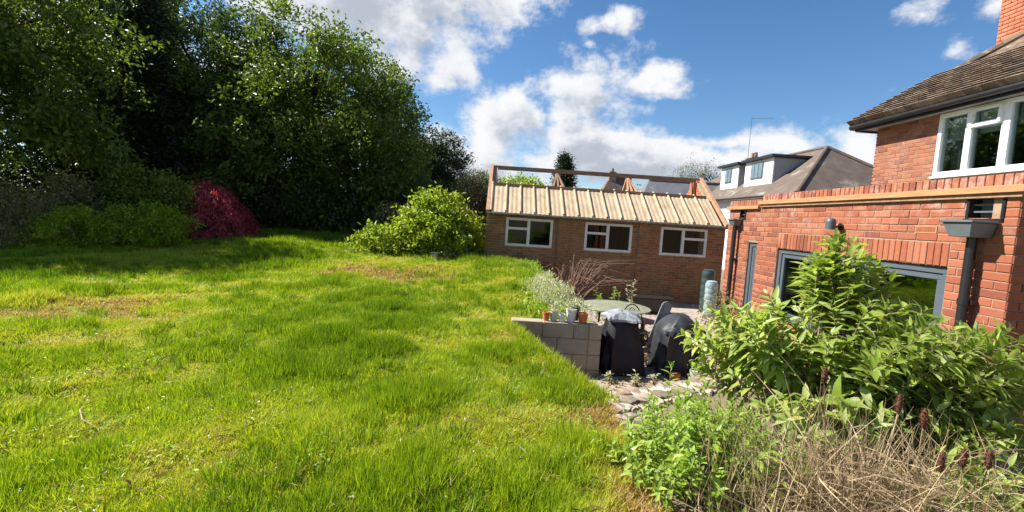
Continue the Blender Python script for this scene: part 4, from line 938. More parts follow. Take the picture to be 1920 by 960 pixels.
# low bench
MAT['bench'] = surf('pinkish_weathered_planks', [(.30, .235, .21), (.42, .345, .31)], 7, .9, .35, 40, stretch=(.7, 5, 5))
bn = thing('plank_bench', (3.0, 8.55, PZ), 'low bench of weathered pinkish planks to the right of the round table', 'bench')
for k in range(4):
    p = MB(); p.box(2.55, 8.30 + k * .125, PZ + .44, 3.75, 8.415 + k * .125, PZ + .475); p.build('plank', MAT['bench'], bn, bevel=.004)
for (dx, dy) in ((2.65, 8.36), (3.62, 8.36), (2.65, 8.72), (3.62, 8.72)):
    p = MB(); p.box(dx, dy, PZ, dx + .06, dy + .06, PZ + .438); p.build('leg', MAT['old_wood'], bn)
# trough, water butts
tr = thing('black_trough', (3.95, 11.9, PZ), 'long black planting trough at the foot of the garage wall', 'trough')
p = MB(); p.add([(3.45, 11.7, PZ), (4.40, 11.7, PZ), (4.40, 12.05, PZ), (3.45, 12.05, PZ), (3.40, 11.66, PZ+.38), (4.46, 11.66, PZ+.38), (4.46, 12.1, PZ+.38), (3.40, 12.1, PZ+.38)], [(3,2,1,0),(4,5,6,7),(0,1,5,4),(1,2,6,5),(2,3,7,6),(3,0,4,7)]); p.build('body', MAT['black_plastic'], tr, bevel=.01)
p = MB(); p.box(3.36, 11.62, PZ + .381, 4.50, 12.14, PZ + .41); p.build('rim', MAT['black_plastic'], tr, bevel=.006)
MAT['butt'] = surf('blue_green_plastic', [(.20, .27, .29), (.30, .38, .40)], 5, .35, .05, spec=.5)
MAT['butt_dark'] = surf('dark_green_plastic', [(.03, .05, .047), (.05, .08, .075)], 5, .35, .05, spec=.5)
for (x, y, h, r_, mt, lab) in ((5.50, 11.9, .86, .155, 'butt', 'pale blue-green ribbed water butt, the shorter one in front'), (5.66, 12.5, 1.1, .17, 'butt_dark', 'darker green ribbed water butt, the taller one against the garage')):
    wb_ = thing('water_butt', (x, y, PZ), lab, 'water butt', 'ribbed water butts between garage and extension')
    prof = []; nr_ = 6
    for k in range(nr_):
        z = h * k / nr_; s_ = h / nr_; prof += [(r_ * .93, z), (r_ * 1.0, z + s_ * .2), (r_ * 1.0, z + s_ * .75), (r_ * .93, z + s_ * .95)]
    prof += [(r_ * .8, h)]
    p = MB(); p.lathe(prof, (x, y, PZ), 24); p.build('barrel', MAT[mt], wb_, smooth=True)
    p = MB(); p.lathe([(r_ * .86, h + .001), (r_ * .84, h + .035), (r_ * .5, h + .055), (.0, h + .06)], (x, y, PZ), 24); p.build('lid', MAT[mt], wb_, smooth=True)
# pots on the block wall
MAT['pot_green'] = surf('pale_green_glaze', [(.42, .48, .38), (.52, .57, .46)], 8, .4, 0, spec=.5)
MAT['pot_white'] = surf('white_glaze', [(.66, .65, .68), (.76, .75, .78)], 8, .35, 0, spec=.5)
MAT['pot_lav'] = surf('lavender_white_glaze', [(.55, .52, .58), (.70, .67, .70)], 22, .35, 0, spec=.5)
pots = [(.72, 6.70, .055, .13, 'terracotta', 'smallest terracotta pot, first on the block wall'), (.835, 6.72, .06, .15, 'pot_green', 'pale green pot next to the small terracotta pot'), (.945, 6.68, .05, .115, 'pot_white', 'small white cup between the green and lavender pots'),
        (1.085, 6.71, .078, .185, 'pot_lav', 'tall lavender-white pot in the middle of the pot row'), (1.255, 6.69, .075, .145, 'terracotta', 'broad orange terracotta pot at the end of the block wall')]
def pot(x, y, z, r_, h, mt, lab, plant=None, grp='plant pots on the block wall'):
    t_ = thing('plant_pot', (x, y, z), lab, 'pot', grp)
    p = MB(); p.lathe([(r_ * .72, 0), (r_ * .92, h * .78)], (x, y, z), 20); p.build('body', MAT[mt], t_, smooth=True)
    p = MB(); p.lathe([(r_ * .98, h * .775), (r_ * 1.02, h), (r_ * .86, h), (r_ * .84, h * .9), (0, h * .9)], (x, y, z), 20); p.build('rim', MAT[mt], t_, smooth=True)
    if plant:
        n = 60; P = np.array([x, y, z + h * .9]) + rng.normal(size=(n, 3)) * np.array([r_ * .6, r_ * .6, .03]) + np.array([0, 0, .06]); leaf_cards('foliage', P, rdir(n) + np.array([0, 0, .8]), rdir(n), .07, .025, MAT[plant], t_)
for i, (x, y, r_, h, mt, lab) in enumerate(pots): pot(x, y, .152, r_, h, mt, lab, 'leaf_grey' if i in (1, 3) else None)
pot(1.17, 6.90, lz(1.17, 6.90), .07, .27, 'black_plastic', 'black pot with a grey plant standing behind the lavender-white pot', 'leaf_grey')
pot(2.62, 6.55, PZ, .075, .12, 'terracotta', 'small terracotta pot on the ground below the faded barbecue cover', None, None)
pot(2.95, 6.62, PZ, .085, .16, 'pot_lav', 'whitish pot on the ground in front of the faded barbecue cover', 'leaf_weed', None)

# ------------------------------------------------------------------ plants round the patio
shrub('silver_shrub', 1.0, 8.3, [(.02, 0, .20, .30, .5, .24), (-.10, .8, .24, .28, .45, .26), (.2, -.6, .10, .26, .4, .18)], 'silvery white-green shrub spilling over the edge of the lawn', MAT['leaf_grey'], 190, 34, .06, .055, None, .3, droop=-.8, upn=.2)
tw = thing('twiggy_shrub', (1.75, 10, PZ), 'leafless pinkish twiggy shrub in front of the garage wall', 'shrub')
mb = MB()
for i in range(70):
    a = random.uniform(-.5, 2.2); sp = abs(random.gauss(.55, .35)); b0 = Vector((1.55 + random.gauss(0, .12), 9.9 + random.gauss(0, .12), PZ)); h = random.uniform(.9, 1.55)
    dx, dy = math.cos(a) * sp, math.sin(a) * sp * .6 - .2
    mb.tube([b0, b0 + Vector((dx * .25, dy * .25, h * .6)), b0 + Vector((dx * .65, dy * .65, h * .95)), b0 + Vector((dx * 1.25, dy * 1.2, h * random.uniform(.8, 1.05)))], [.010, .008, .006, .003], 5, False)
mb.build('twig', MAT['twig'], tw)
def weed(x, y, z, h, r_, label, mat, n, L, group=None, aspect=.35, name='weed_plant', stems=5, cat='plant'):
    t_ = thing(name, (x, y, z), label, cat, group); mb = MB(); P, D = [], []
    for i in range(stems):
        a = random.uniform(0, 6.28); tp_ = Vector((x + math.cos(a) * r_ * random.random(), y + math.sin(a) * r_ * random.random(), z + h * random.uniform(.65, 1))); b0 = Vector((x + random.gauss(0, .02), y + random.gauss(0, .02), z - .01))
        mb.tube([b0, b0.lerp(tp_, .5) + Vector((0, 0, .04)), tp_], [.006, .005, .003], 5, False)
        for k in range(n // stems):
            q = random.uniform(.2, 1); c = b0.lerp(tp_, q); P.append(c); D.append((random.gauss(0, 1), random.gauss(0, 1), random.uniform(-.1, .8)))
    mb.build('stem', MAT['stem'], t_); P, D = np.array(P), np.array(D); m_ = len(P); LL = L * (.6 + .7 * rng.random(m_))
    leaf_cards('foliage', P, D, rdir(m_) * .5 + np.array([0, 0, 1]), LL, LL * aspect, mat, t_); return t_
WG = 'pale plants in front of the garage wall'
for (x, y, h, lab) in ((2.32, 10.6, .75, 'pale leafy plant behind the round table, closest to the twiggy shrub'), (2.72, 10.7, .80, 'pale leafy plant directly behind the round table'), (3.15, 10.8, .95, 'tallest pale leafy plant beside the black trough')):
    weed(x, y, PZ, h, .18, lab, MAT['leaf_grey'] if h > .8 else MAT['leaf_weed'], 70, .09, WG)
for (x, y, h, lab) in ((1.95, 6.28, .22, 'little grey-green weed at the foot of the black barbecue cover'), (2.25, 6.35, .20, 'little weed growing between the two covered barbecues'), (1.62, 6.3, .16, 'low weed in the corner below the block wall end')):
    weed(x, y, PZ, h, .12, lab, MAT['leaf_grey'], 40, .07, 'weeds on the patio')
shrub('dry_shrub', 3.82, 7.75, [(0, 0, .62, .24, .4, .58), (0, -.35, .45, .22, .3, .4)], 'thin brownish shrub against the extension wall', MAT['leaf_tan'], 120, 22, .09, .055, None, .35, z=PZ)
# leaf litter over the patio
n = 5200; P = np.stack([rng.uniform(1.5, 4.05, n), rng.uniform(5.3, 13.4, n), np.full(n, PZ + .012)], -1); k = rng.random(n) < np.where(P[:, 1] < 9.5, 1, .4); P = P[k]
P[:, 2] += rng.random(len(P)) * .02
o = leaf_cards('leaf_litter', P, rdir(len(P)) * np.array([1, 1, .2]), np.array([0, 0, 1.]) + rdir(len(P)) * .3, .07, .035, MAT['litter'], None); tag(o, 'straw-coloured dead leaves strewn over the patio', 'litter')
hp_ = thing('cutting_heap', (2.5, 8.0, PZ), 'heap of straw-coloured cuttings under the wire chair', 'heap')
n = 900; P = np.array([2.5, 7.9, PZ]) + np.abs(rng.normal(size=(n, 3))) * np.array([1, 1, .13]) * np.where(rng.random((n, 3)) < .5, -1, 1) ** np.array([1, 1, 0]) * np.array([.3, .3, 1]); 
leaf_cards('dry_stalk', P, rdir(n) * np.array([1, 1, .35]), rdir(n), .2, .012, MAT['straw'], hp_); leaf_cards('dead_leaf', P + rng.normal(size=(n, 3)) * .02, rdir(n), rdir(n), .08, .04, MAT['litter'], hp_)

# ------------------------------------------------------------------ buddleia and near plants
def blade8(L, Wd, bend):
    """lance-shaped leaf with a curved midrib: 8 vertices"""
    m = [(0, 0), (.34, .02), (.70, -.02 - bend * .4), (1.0, -bend)]
    v = [(0, 0, 0), (m[1][0]*L, 0, m[1][1]*L), (m[2][0]*L, 0, m[2][1]*L), (L, 0, m[3][1]*L)]
    for i, w_ in ((1, 1.0), (2, .72)):
        for s_ in (1, -1): v.append((m[i][0]*L, s_ * Wd / 2 * w_, m[i][1]*L + .16 * Wd))
    f = [(0, 1, 4), (0, 5, 1), (1, 2, 6), (1, 6, 4), (1, 5, 7), (1, 7, 2), (2, 3, 6), (2, 7, 3)]
    return np.array(v), np.array(f)
def shoot_plant(root, base, tips, mat, L, aspect, spacing, span, nparts, stem_r=.008, leafname='leaf'):
    leaves = []; mb = MB()
    for (tip, bs) in tips:
        tip, b0 = Vector(tip), Vector(bs); mid = b0.lerp(tip, .55) + Vector(((tip.x - b0.x) * -.12, (tip.y - b0.y) * -.12, .10 * (tip - b0).length))
        pts = [(1-t)**2 * b0 + 2*t*(1-t) * mid + t*t * tip for t in np.linspace(0, 1, 9)]
        mb.tube(pts, [stem_r * (1 - .75 * k / 8) for k in range(9)], 5, False)
        s_ = 0.; tot = (tip - b0).length; ang = random.uniform(0, 3.14)
        while s_ < min(span, tot * .85):
            t = 1 - s_ / tot; p_ = (1-t)**2 * b0 + 2*t*(1-t) * mid + t*t * tip; tg = (2*(1-t)*(mid - b0) + 2*t*(tip - mid)).normalized()
            a = tg.cross(Vector((0, 0, 1)));  a = a.normalized() if a.length > .05 else Vector((1, 0, 0)); b = tg.cross(a)
            young = max(.42, min(1, .45 + s_ / .16))
            for q in (0, math.pi):
                if random.random() < .06: continue
                o_ = a * math.cos(ang + q) + b * math.sin(ang + q)
                d_ = (o_ * (.75 + .35 * min(1, s_ / .2)) + tg * (.9 - .5 * min(1, s_ / .25)) + Vector((random.gauss(0, .2), random.gauss(0, .2), random.gauss(-.02, .18)))).normalized()
                nn = (tg * .6 + Vector((0, 0, .7)) + Vector((random.gauss(0, .25), random.gauss(0, .25), 0)) - d_ * 0.0)
                leaves.append((p_.copy(), d_, nn, L * young * random.uniform(.7, 1.2)))
            ang += math.pi / 2 + random.gauss(0, .25); s_ += spacing * random.uniform(.7, 1.3)
    mb.build('stem', MAT['stem'], root)
    def mat_of(lf):
        p_, d_, nn, L_ = lf; s = nn.cross(d_).normalized(); u = d_.cross(s); m3 = Matrix((d_, s, u)).transposed(); return m3
    leaves.sort(key=lambda l: (l[0] - EYE).length / l[3])
    meshes = []
    for k in range(5):
        v, f = blade8(1.0, aspect * (.85 + .1 * k), .06 + .07 * k); me = bpy.data.meshes.new(leafname); me.from_pydata([tuple(q) for q in v], [], [tuple(int(i) for i in q) for q in f]); me.materials.append(mat)
        me.polygons.foreach_set('use_smooth', np.ones(len(f), bool)); meshes.append(me)
    for lf in leaves[:nparts]:
        o = bpy.data.objects.new(leafname, random.choice(meshes)); o.location = lf[0]; o.rotation_euler = mat_of(lf).to_euler(); o.scale = (lf[3],) * 3; link(o, root)
    VV, FF, n = [], [], 0; vs_ = [blade8(1.0, aspect * (.85 + .1 * k), .06 + .07 * k) for k in range(5)]
    for lf in leaves[nparts:]:
        v, f = random.choice(vs_); m3 = np.array(mat_of(lf)); VV.append((v * lf[3]) @ m3.T + np.array(lf[0])); FF.append(f + n); n += 8
    o = mesh_np('foliage', np.concatenate(VV), np.concatenate(FF), mat, root, True); o['kind'] = 'stuff'
    return len(leaves)
bu = thing('buddleia_bush', (2.3, 3.0, .05), 'large leafy bush with long pointed leaves in front of the extension window', 'bush')
tips = []
def add_tips(n, cx, cy, cz, rx, ry, rz_, bx=(2.3, 3.05)):
    for _ in range(n):
        d_ = Vector(rdir(1)[0]); q = random.uniform(.45, 1.0); 
        tips.append(((cx + d_.x*rx*q, cy + d_.y*ry*q, cz + d_.z*rz_*q), (bx[0] + random.gauss(0, .12), bx[1] + random.gauss(0, .12), .05)))
add_tips(36, 2.50, 3.40, 1.34, .42, .26, .26)
add_tips(6, 2.45, 3.30, 1.58, .16, .12, .08)
add_tips(44, 1.85, 3.25, .88, .52, .42, .34)
add_tips(52, 2.45, 3.0, .92, .55, .45, .36)
add_tips(44, 2.75, 2.70, .90, .50, .40, .34)
add_tips(34, 3.1, 2.75, .90, .50, .36, .26)
add_tips(26, 2.9, 2.55, .52, .45, .25, .24)
add_tips(40, 2.05, 2.65, .50, .60, .28, .25)
add_tips(14, 3.35, 2.75, .62, .30, .30, .26)
add_tips(10, 1.55, 3.45, .72, .30, .25, .22)
print('buddleia leaves', shoot_plant(bu, None, tips, MAT['leaf_budd'], .132, .32, .038, .48, 300))
wd = thing('leafy_weed_bush', (1.15, 2.75, .05), 'lower fresh green leafy plant between the lawn and the dry grass', 'bush')
tips = []
for _ in range(150):
    x, y = random.gauss(1.28, .27), random.gauss(2.72, .28); h = random.uniform(.20, .62) * (1 - .45 * min(1, abs(x - 1.3) / .7)); tips.append(((x, y, .05 + h), (x * .6 + 1.15 * .4 + random.gauss(0, .05), y * .6 + 2.75 * .4, .05)))
shoot_plant(wd, None, tips, MAT['leaf_weed'], .078, .33, .035, .34, 250, .004)
wd2 = thing('leafy_weed_bush', (1.75, 3.7, .05), 'grey-green low leafy plant along the rubble wall, left of the large leafy bush', 'bush')
tips = []
for _ in range(70):
    x = random.uniform(1.0, 2.1); y = 3.05 + (x - 1.0) * .5 + random.gauss(0, .18); h = random.uniform(.06, .26); tips.append(((x + random.gauss(0, .05), y, .05 + h), (x, y + .03, .04)))
shoot_plant(wd2, None, tips, MAT['leaf_weed'], .07, .30, .04, .25, 0, .003)
fg = thing('leafy_weed_bush', (1.32, 2.02, .05), 'small pointed-leaf plant at the bottom edge below the dry grass', 'bush')
tips = [((1.22 + random.gauss(0, .10), 2.0 + random.gauss(0, .06), .2 + random.random() * .18), (1.22, 2.0, .05)) for _ in range(8)]
shoot_plant(fg, None, tips, MAT['leaf_budd'], .10, .26, .04, .2, 0, .004)
dk = thing('leafy_weed_bush', (2.55, 2.2, .05), 'dark leafy plant at the right edge behind the dry grass', 'bush')
tips = [((2.5 + random.gauss(0, .24), 2.22 + random.gauss(0, .18), .12 + random.random() * .42), (2.5 + random.gauss(0, .15), 2.22, .05)) for _ in range(60)]
shoot_plant(dk, None, tips, MAT['leaf_budd'], .12, .27, .045, .4, 0, .005)
# dry grass
def blades(n, base_fn, dir_fn, Lr, Wr, mat, parent, name, seg=6, curl=.6, zmin=None):
    B = np.array([base_fn() for _ in range(n)]); D = unit(np.array([dir_fn() for _ in range(n)])); L = rng.uniform(*Lr, n)[:, None]; Wd = rng.uniform(*Wr, n)[:, None]
    bend = unit(rng.normal(size=(n, 3)) * np.array([1, 1, .15]) + np.array([0, 0, -.5])) * curl * rng.uniform(.2, 1.3, n)[:, None]
    V = np.empty((n, seg + 1, 2, 3)); S = unit(np.cross(D, rdir(n)))
    for k in range(seg + 1):
        t = k / seg; c = B + D * L * t + bend * L * t * t * .8; w_ = Wd * (1 - t) ** .6 * .5 + .0004
        V[:, k, 0] = c - S * w_; V[:, k, 1] = c + S * w_
    if zmin is not None: V[..., 2] = np.maximum(V[..., 2], zmin)
    q = np.array([[2*k, 2*k+1, 2*k+3, 2*k+2] for k in range(seg)]); F = (q[None] + (2 * (seg + 1)) * np.arange(n)[:, None, None]).reshape(-1, 4)
    o = mesh_np(name, V.reshape(-1, 3), F, mat, parent); o['kind'] = 'stuff'; return o
dg = thing('dry_grass_clump', (1.85, 2.05, .05), 'tangled clump of dead straw-coloured grass in the bottom right corner', 'dry grass')
blades(1700, lambda: (random.gauss(1.90, .26), random.gauss(2.08, .20), .04), lambda: (random.gauss(0, .5), random.gauss(-.05, .45), 1), (.35, .80), (.003, .007), MAT['straw'], dg, 'blade', 6, .75, .05)
blades(600, lambda: (random.gauss(1.92, .26), random.gauss(2.03, .2), random.uniform(.22, .60)), lambda: (random.gauss(0, 1), random.gauss(0, 1), random.gauss(.05, .35)), (.15, .45), (.003, .006), MAT['straw'], dg, 'broken_blade', 5, .6, .05)
blades(420, lambda: (random.gauss(1.70, .26), random.gauss(2.22, .14), .04), lambda: (random.gauss(.06, .16), random.gauss(0, .15), 1), (.45, .85), (.003, .006), MAT['straw'], dg, 'upright_blade', 6, .25, .05)
blades(26, lambda: (random.gauss(1.85, .2), random.gauss(2.15, .12), .3), lambda: (random.gauss(-.1, .4), random.gauss(0, .3), 1), (.45, .8), (.005, .009), MAT['straw'], dg, 'arching_blade', 8, .9, .05)
SH = 'brown seed heads on dead stems'
for (x, y, z, lab) in ((1.93, 2.12, .80, 'brown seed head standing highest, above the middle of the dry grass'), (1.80, 2.45, .82, 'brown seed head half hidden in the leafy bush, left of the highest one'), (2.05, 2.0, .585, 'brown seed head at the edge of the dry grass, by a pale green leaf'),
                     (2.17, 2.02, .60, 'brown seed head in the middle of the group of three on the right'), (2.27, 2.0, .61, 'rightmost brown seed head, at the picture edge'), (1.86, 1.82, .375, 'lowest brown seed head, near the bottom edge among straw'), (2.06, 2.12, .74, 'small brown seed head to the right of the highest one')):
    t_ = thing('seed_head_stem', (x + .02, y + .03, .05), lab, 'seed head', SH); mb = MB()
    b0 = Vector((x + random.gauss(0, .07), y + random.gauss(.02, .05), .05)); tp_ = Vector((x, y, z)); mb.tube([b0, b0.lerp(tp_, .5) + Vector((random.gauss(0, .015), 0, 0)), tp_], [.004, .0035, .003], 6); mb.build('stem', MAT['straw'], t_)
    sc_ = random.uniform(.6, .85); mb = MB(); mb.lathe([(.004, -.012), (.014*sc_, .002), (.019*sc_, .024), (.0175*sc_, .050), (.012*sc_, .072), (.004, .084)], (x, y, z), 12)
    head = mb.build('seed_head', MAT['seed'], t_, smooth=True)
    P = []; D = []
    for k in range(120):
        a = random.uniform(0, 6.28); h = random.uniform(.0, .078); r_ = (.018 - abs(h - .032) * .22) * sc_; P.append((x + math.cos(a)*r_, y + math.sin(a)*r_, z + h)); D.append((math.cos(a), math.sin(a), .5))
    leaf_cards('bristle', np.array(P), np.array(D), rdir(120), .011, .005, MAT['seed'], head)

# ------------------------------------------------------------------ grass: tufts scattered over the lawn
m, t, b = newmat('grass_blade')
at = N(t, 'ShaderNodeAttribute', attribute_type='INSTANCER', attribute_name='tint')
rnd = N(t, 'ShaderNodeNewGeometry')
f = math_(t, 'ADD', at.outputs['Fac'], math_(t, 'MULTIPLY', math_(t, 'SUBTRACT', rnd.outputs['Random Per Island'], .5), .35), True)
c = cramp(t, f, [(.05, .12, .005), (.165, .262, .009), (.345, .435, .017), (.51, .50, .055), (.42, .26, .12)])
t.links.new(c, b.inputs['Base Color']); b.inputs['Roughness'].default_value = .45; b.inputs['Specular IOR Level'].default_value = .35
trn = N(t, 'ShaderNodeBsdfTranslucent'); t.links.new(mixc(t, 1, c, (1.25, 1.3, .7), 'MULTIPLY'), trn.inputs[0])
ms = N(t, 'ShaderNodeMixShader'); ms.inputs[0].default_value = .42; t.links.new(b.outputs[0], ms.inputs[1]); t.links.new(trn.outputs[0], ms.inputs[2]); t.links.new(ms.outputs[0], t.nodes['Material Output'].inputs[0])
MAT['grass'] = m
tuftc = bpy.data.collections.new('grass_tufts')
for k in range(8):
    nb_ = 34; spread_ = .055
    a = rng.random(nb_) * 6.28; r_ = np.sqrt(rng.random(nb_)) * spread_; B = np.stack([r_ * np.cos(a), r_ * np.sin(a), np.full(nb_, -.01)], -1)
    lean = rng.random(nb_) * (.45 + .12 * (k % 4)); az_ = a + rng.normal(size=nb_) * 1.0; D = np.stack([np.cos(az_) * lean, np.sin(az_) * lean, np.ones(nb_)], -1); D = unit(D); L = rng.uniform(.05, .115, nb_)[:, None]
    hd = unit(np.stack([np.cos(az_), np.sin(az_), -.7 + 0 * a], -1)) * rng.uniform(.15, .7, nb_)[:, None]
    S = unit(np.cross(D, hd + rng.normal(size=(nb_, 3)) * .3)); w_ = rng.uniform(.0022, .0042, nb_)[:, None]
    V = np.empty((nb_, 5, 3)); c1_ = B + D * L * .5 + hd * L * .12; V[:, 0] = B - S * w_; V[:, 1] = B + S * w_; V[:, 2] = c1_ - S * w_ * .8; V[:, 3] = c1_ + S * w_ * .8; V[:, 4] = B + D * L + hd * L * .5
    o5 = 5 * np.arange(nb_)[:, None]; T = np.concatenate([o5 + np.array([[0, 1, 3]]), o5 + np.array([[0, 3, 2]]), o5 + np.array([[2, 3, 4]])])
    o = mesh_np('grass_tuft', V.reshape(-1, 3), T, MAT['grass']); COL.objects.unlink(o); tuftc.objects.link(o)
def fbm2(x, y, s, seed):
    r = np.random.default_rng(seed); z = 0 * x; amp = 1.0; tot = 0
    for k in range(4):
        for _ in range(3):
            th = r.random() * 6.28; fr = s * 2 ** k * r.uniform(.7, 1.3); z = z + amp * np.sin((x * math.cos(th) + y * math.sin(th)) * fr + r.random() * 6.28); tot += amp * .5
        amp *= .6
    return z / tot
def scatter(n, y0, y1, x0, x1, sc):
    y = rng.uniform(y0, y1, n); x = rng.uniform(x0, x1, n) if np.isscalar(x0) else 0
    return x, y, np.full(n, sc)
parts_ = []; big_ = []
for (y0, y1, dens, sc) in ((.8, 2.0, 800, 1.0), (2.0, 4.0, 1000, 1.0), (4.0, 6.6, 800, 1.05), (6.6, 10, 480, 1.25), (10, 14, 260, 1.55), (14, 19, 130, 1.9), (19, 27, 55, 2.4)):
    xl, xr = -1.25 * y1 - 1.0, 1.6; n = int((y1 - y0) * (xr - xl) * dens); y = rng.uniform(y0, y1, n); x = rng.uniform(xl, xr, n)
    k = (x > -1.25 * y - 1.2); parts_.append(np.stack([x[k], y[k], np.full(k.sum(), sc)], -1))
G = np.concatenate(parts_); x, y, sc = G.T
lim = np.minimum(edge_l(y) - .02, np.where(y > 6.64, .85, 9)); keep = (x < lim) & ~((y > 6.45) & (y < 6.86) & (x > .12))
# thin out bare patches: the worn strip towards the garage and the soil patch on the left
def bare_f(x, y): return np.exp(-(((x + 2.5) / 1.5) ** 2 + ((y - 10.6) / .75) ** 2)) * .85 + np.exp(-(((x + 5.7) / 1.0) ** 2 + ((y - 6.1) / .75) ** 2)) * 1.0 + .45 * np.exp(-((x - .9) / .3) ** 2) * (y < 4)
bare = bare_f(x, y)
keep &= rng.random(len(x)) > np.clip(bare * 1.05, 0, .93)
x, y, sc, bare = x[keep], y[keep], sc[keep], bare[keep]
n1_ = fbm2(x, y, 1.6, 3); n2_ = fbm2(x, y, 4.2, 8); n3_ = fbm2(x, y, .5, 5)
lush = np.clip(.45 + .45 * n1_ + .55 * n2_, 0, 1)
hs_ = .50 + 1.15 * lush ** 1.6 + .7 * (lush > .85) * rng.random(len(x))
tint = np.clip(.53 - .50 * (lush - .4) + .10 * n3_ + rng.normal(size=len(x)) * .07 + np.minimum(bare * .75, .5), .02, 1)
# separate coarse tussocks, taller and darker
nt = 4200; ty = rng.uniform(1.5, 20, nt) ** 1.0; ty = 1.6 + (ty - 1.5) * (ty / 20) ** .5; tx = rng.uniform(-1.25, .35, nt) * ty - .4; kk = (tx < np.minimum(edge_l(ty) - .05, np.where(ty > 6.64, .75, .95))) & ~((ty > 6.4) & (ty < 6.9) & (tx > 0)); tx, ty = tx[kk], ty[kk]
kk = (fbm2(tx, ty, 1.9, 21) + .35 * rng.normal(size=len(tx)) > .12) & (rng.random(len(tx)) > bare_f(tx, ty)); tx, ty = tx[kk], ty[kk]
mm_ = 3; tx, ty = np.repeat(tx, mm_) + rng.normal(size=len(tx) * mm_) * .035, np.repeat(ty, mm_) + rng.normal(size=len(ty) * mm_) * .035
x = np.concatenate([x, tx]); y = np.concatenate([y, ty]); sc = np.concatenate([sc, np.clip(.9 + ty * .06, 1, 2.1)]); hs_ = np.concatenate([hs_, rng.uniform(1.1, 2.0, len(tx))]); tint = np.concatenate([tint, np.clip(rng.normal(.26, .12, len(tx)), .02, .6)])
# grass hanging over the edging
ne = 420; ey = np.concatenate([rng.uniform(3.95, 6.45, ne), rng.uniform(7, 13.4, ne // 2)]); ex_ = np.where(ey < 6.5, edge_l(ey), np.minimum(edge_l(ey), .9)) - .10 + .15 * rng.random(len(ey))
x = np.concatenate([x, ex_]); y = np.concatenate([y, ey]); sc = np.concatenate([sc, np.full(len(ey), 1.2)]); hs_ = np.concatenate([hs_, rng.uniform(.6, 1.8, len(ey))]); tint = np.concatenate([tint, np.clip(rng.normal(.5, .18, len(ey)), .1, .85)])
me = bpy.data.meshes.new('grass'); me.vertices.add(len(x)); me.vertices.foreach_set('co', np.stack([x, y, lawn_z(x, y)], -1).astype(np.float32).ravel())
def attr(nm, ty, arr):
    a = me.attributes.new(nm, ty, 'POINT'); a.data.foreach_set('vector' if ty == 'FLOAT_VECTOR' else 'value', np.asarray(arr).astype(np.int32 if ty == 'INT' else np.float32).ravel())
attr('rot', 'FLOAT_VECTOR', np.stack([rng.normal(size=len(x)) * .22, rng.normal(size=len(x)) * .22, rng.random(len(x)) * 6.28], -1))
attr('scl', 'FLOAT_VECTOR', np.stack([sc, sc, sc ** .55 * hs_], -1)); attr('tint', 'FLOAT', tint); attr('pick', 'INT', rng.integers(0, 8, len(x)))
go_ = bpy.data.objects.new('grass', me); link(go_); tag(go_, 'long uneven grass covering the raised lawn', 'grass', kind='stuff')
ng = bpy.data.node_groups.new('grass_scatter', 'GeometryNodeTree')
ng.interface.new_socket('Geometry', in_out='INPUT', socket_type='NodeSocketGeometry'); ng.interface.new_socket('Geometry', in_out='OUTPUT', socket_type='NodeSocketGeometry')
gi = N(ng, 'NodeGroupInput'); gout = N(ng, 'NodeGroupOutput'); ip = N(ng, 'GeometryNodeInstanceOnPoints'); ci = N(ng, 'GeometryNodeCollectionInfo')
ci.inputs[0].default_value = tuftc; ci.inputs[1].default_value = True; ci.inputs[2].default_value = True
def named(nm, ty):
    a = N(ng, 'GeometryNodeInputNamedAttribute', data_type=ty); a.inputs[0].default_value = nm; return a.outputs[0]
ng.links.new(gi.outputs[0], ip.inputs['Points']); ng.links.new(ci.outputs[0], ip.inputs['Instance']); ip.inputs['Pick Instance'].default_value = True
ng.links.new(named('pick', 'INT'), ip.inputs['Instance Index']); ng.links.new(named('rot', 'FLOAT_VECTOR'), ip.inputs['Rotation']); ng.links.new(named('scl', 'FLOAT_VECTOR'), ip.inputs['Scale'])
ng.links.new(ip.outputs[0], gout.inputs[0])
md = go_.modifiers.new('scatter', 'NODES'); md.node_group = ng
print('tufts', len(x))

# broad-leaved weeds, dead leaves and fallen petals among the grass
def lawn_cards(name, n, per, rad, L, asp, mat, label, cat, ymax=12, lift=.03, up=.5):
    cy = 1.6 + rng.random(n) ** 1.6 * (ymax - 1.6); cx = rng.uniform(-1.2, .3, n) * cy; k = cx < np.minimum(edge_l(cy) - .1, .8); cx, cy = cx[k], cy[k]
    X_ = np.repeat(cx, per) + rng.normal(size=len(cx) * per) * rad; Y_ = np.repeat(cy, per) + rng.normal(size=len(cy) * per) * rad; m_ = len(X_)
    P = np.stack([X_, Y_, lawn_z(X_, Y_) + lift * (.5 + rng.random(m_))], -1); LL = L * (.6 + .8 * rng.random(m_))
    return tag(leaf_cards(name, P, rdir(m_) * np.array([1, 1, .3]) + np.array([0, 0, up * .3]), np.array([0, 0, 1.]) + rdir(m_) * .4, LL, LL * asp, mat, None), label, cat)
lawn_cards('lawn_weeds', 380, 18, .06, .028, .55, MAT['leaf_weed'], 'small broad-leaved weeds growing among the grass', 'weeds', 13, .05)
lawn_cards('dead_leaves', 130, 2, .12, .035, .5, MAT['litter'], 'dead leaves caught in the grass', 'leaves', 12, .05)
lawn_cards('dead_grass', 200, 10, .10, .09, .04, MAT['straw'], 'bleached dead grass blades lying in the lawn', 'dead grass', 12, .06)
MAT['petal'] = surf('white_petal', [(.75, .74, .70), (.82, .80, .78)], 5, .7, 0)
lawn_cards('fallen_petals', 60, 2, .02, .018, .7, MAT['petal'], 'white petals scattered on the grass', 'petals', 9, .07)

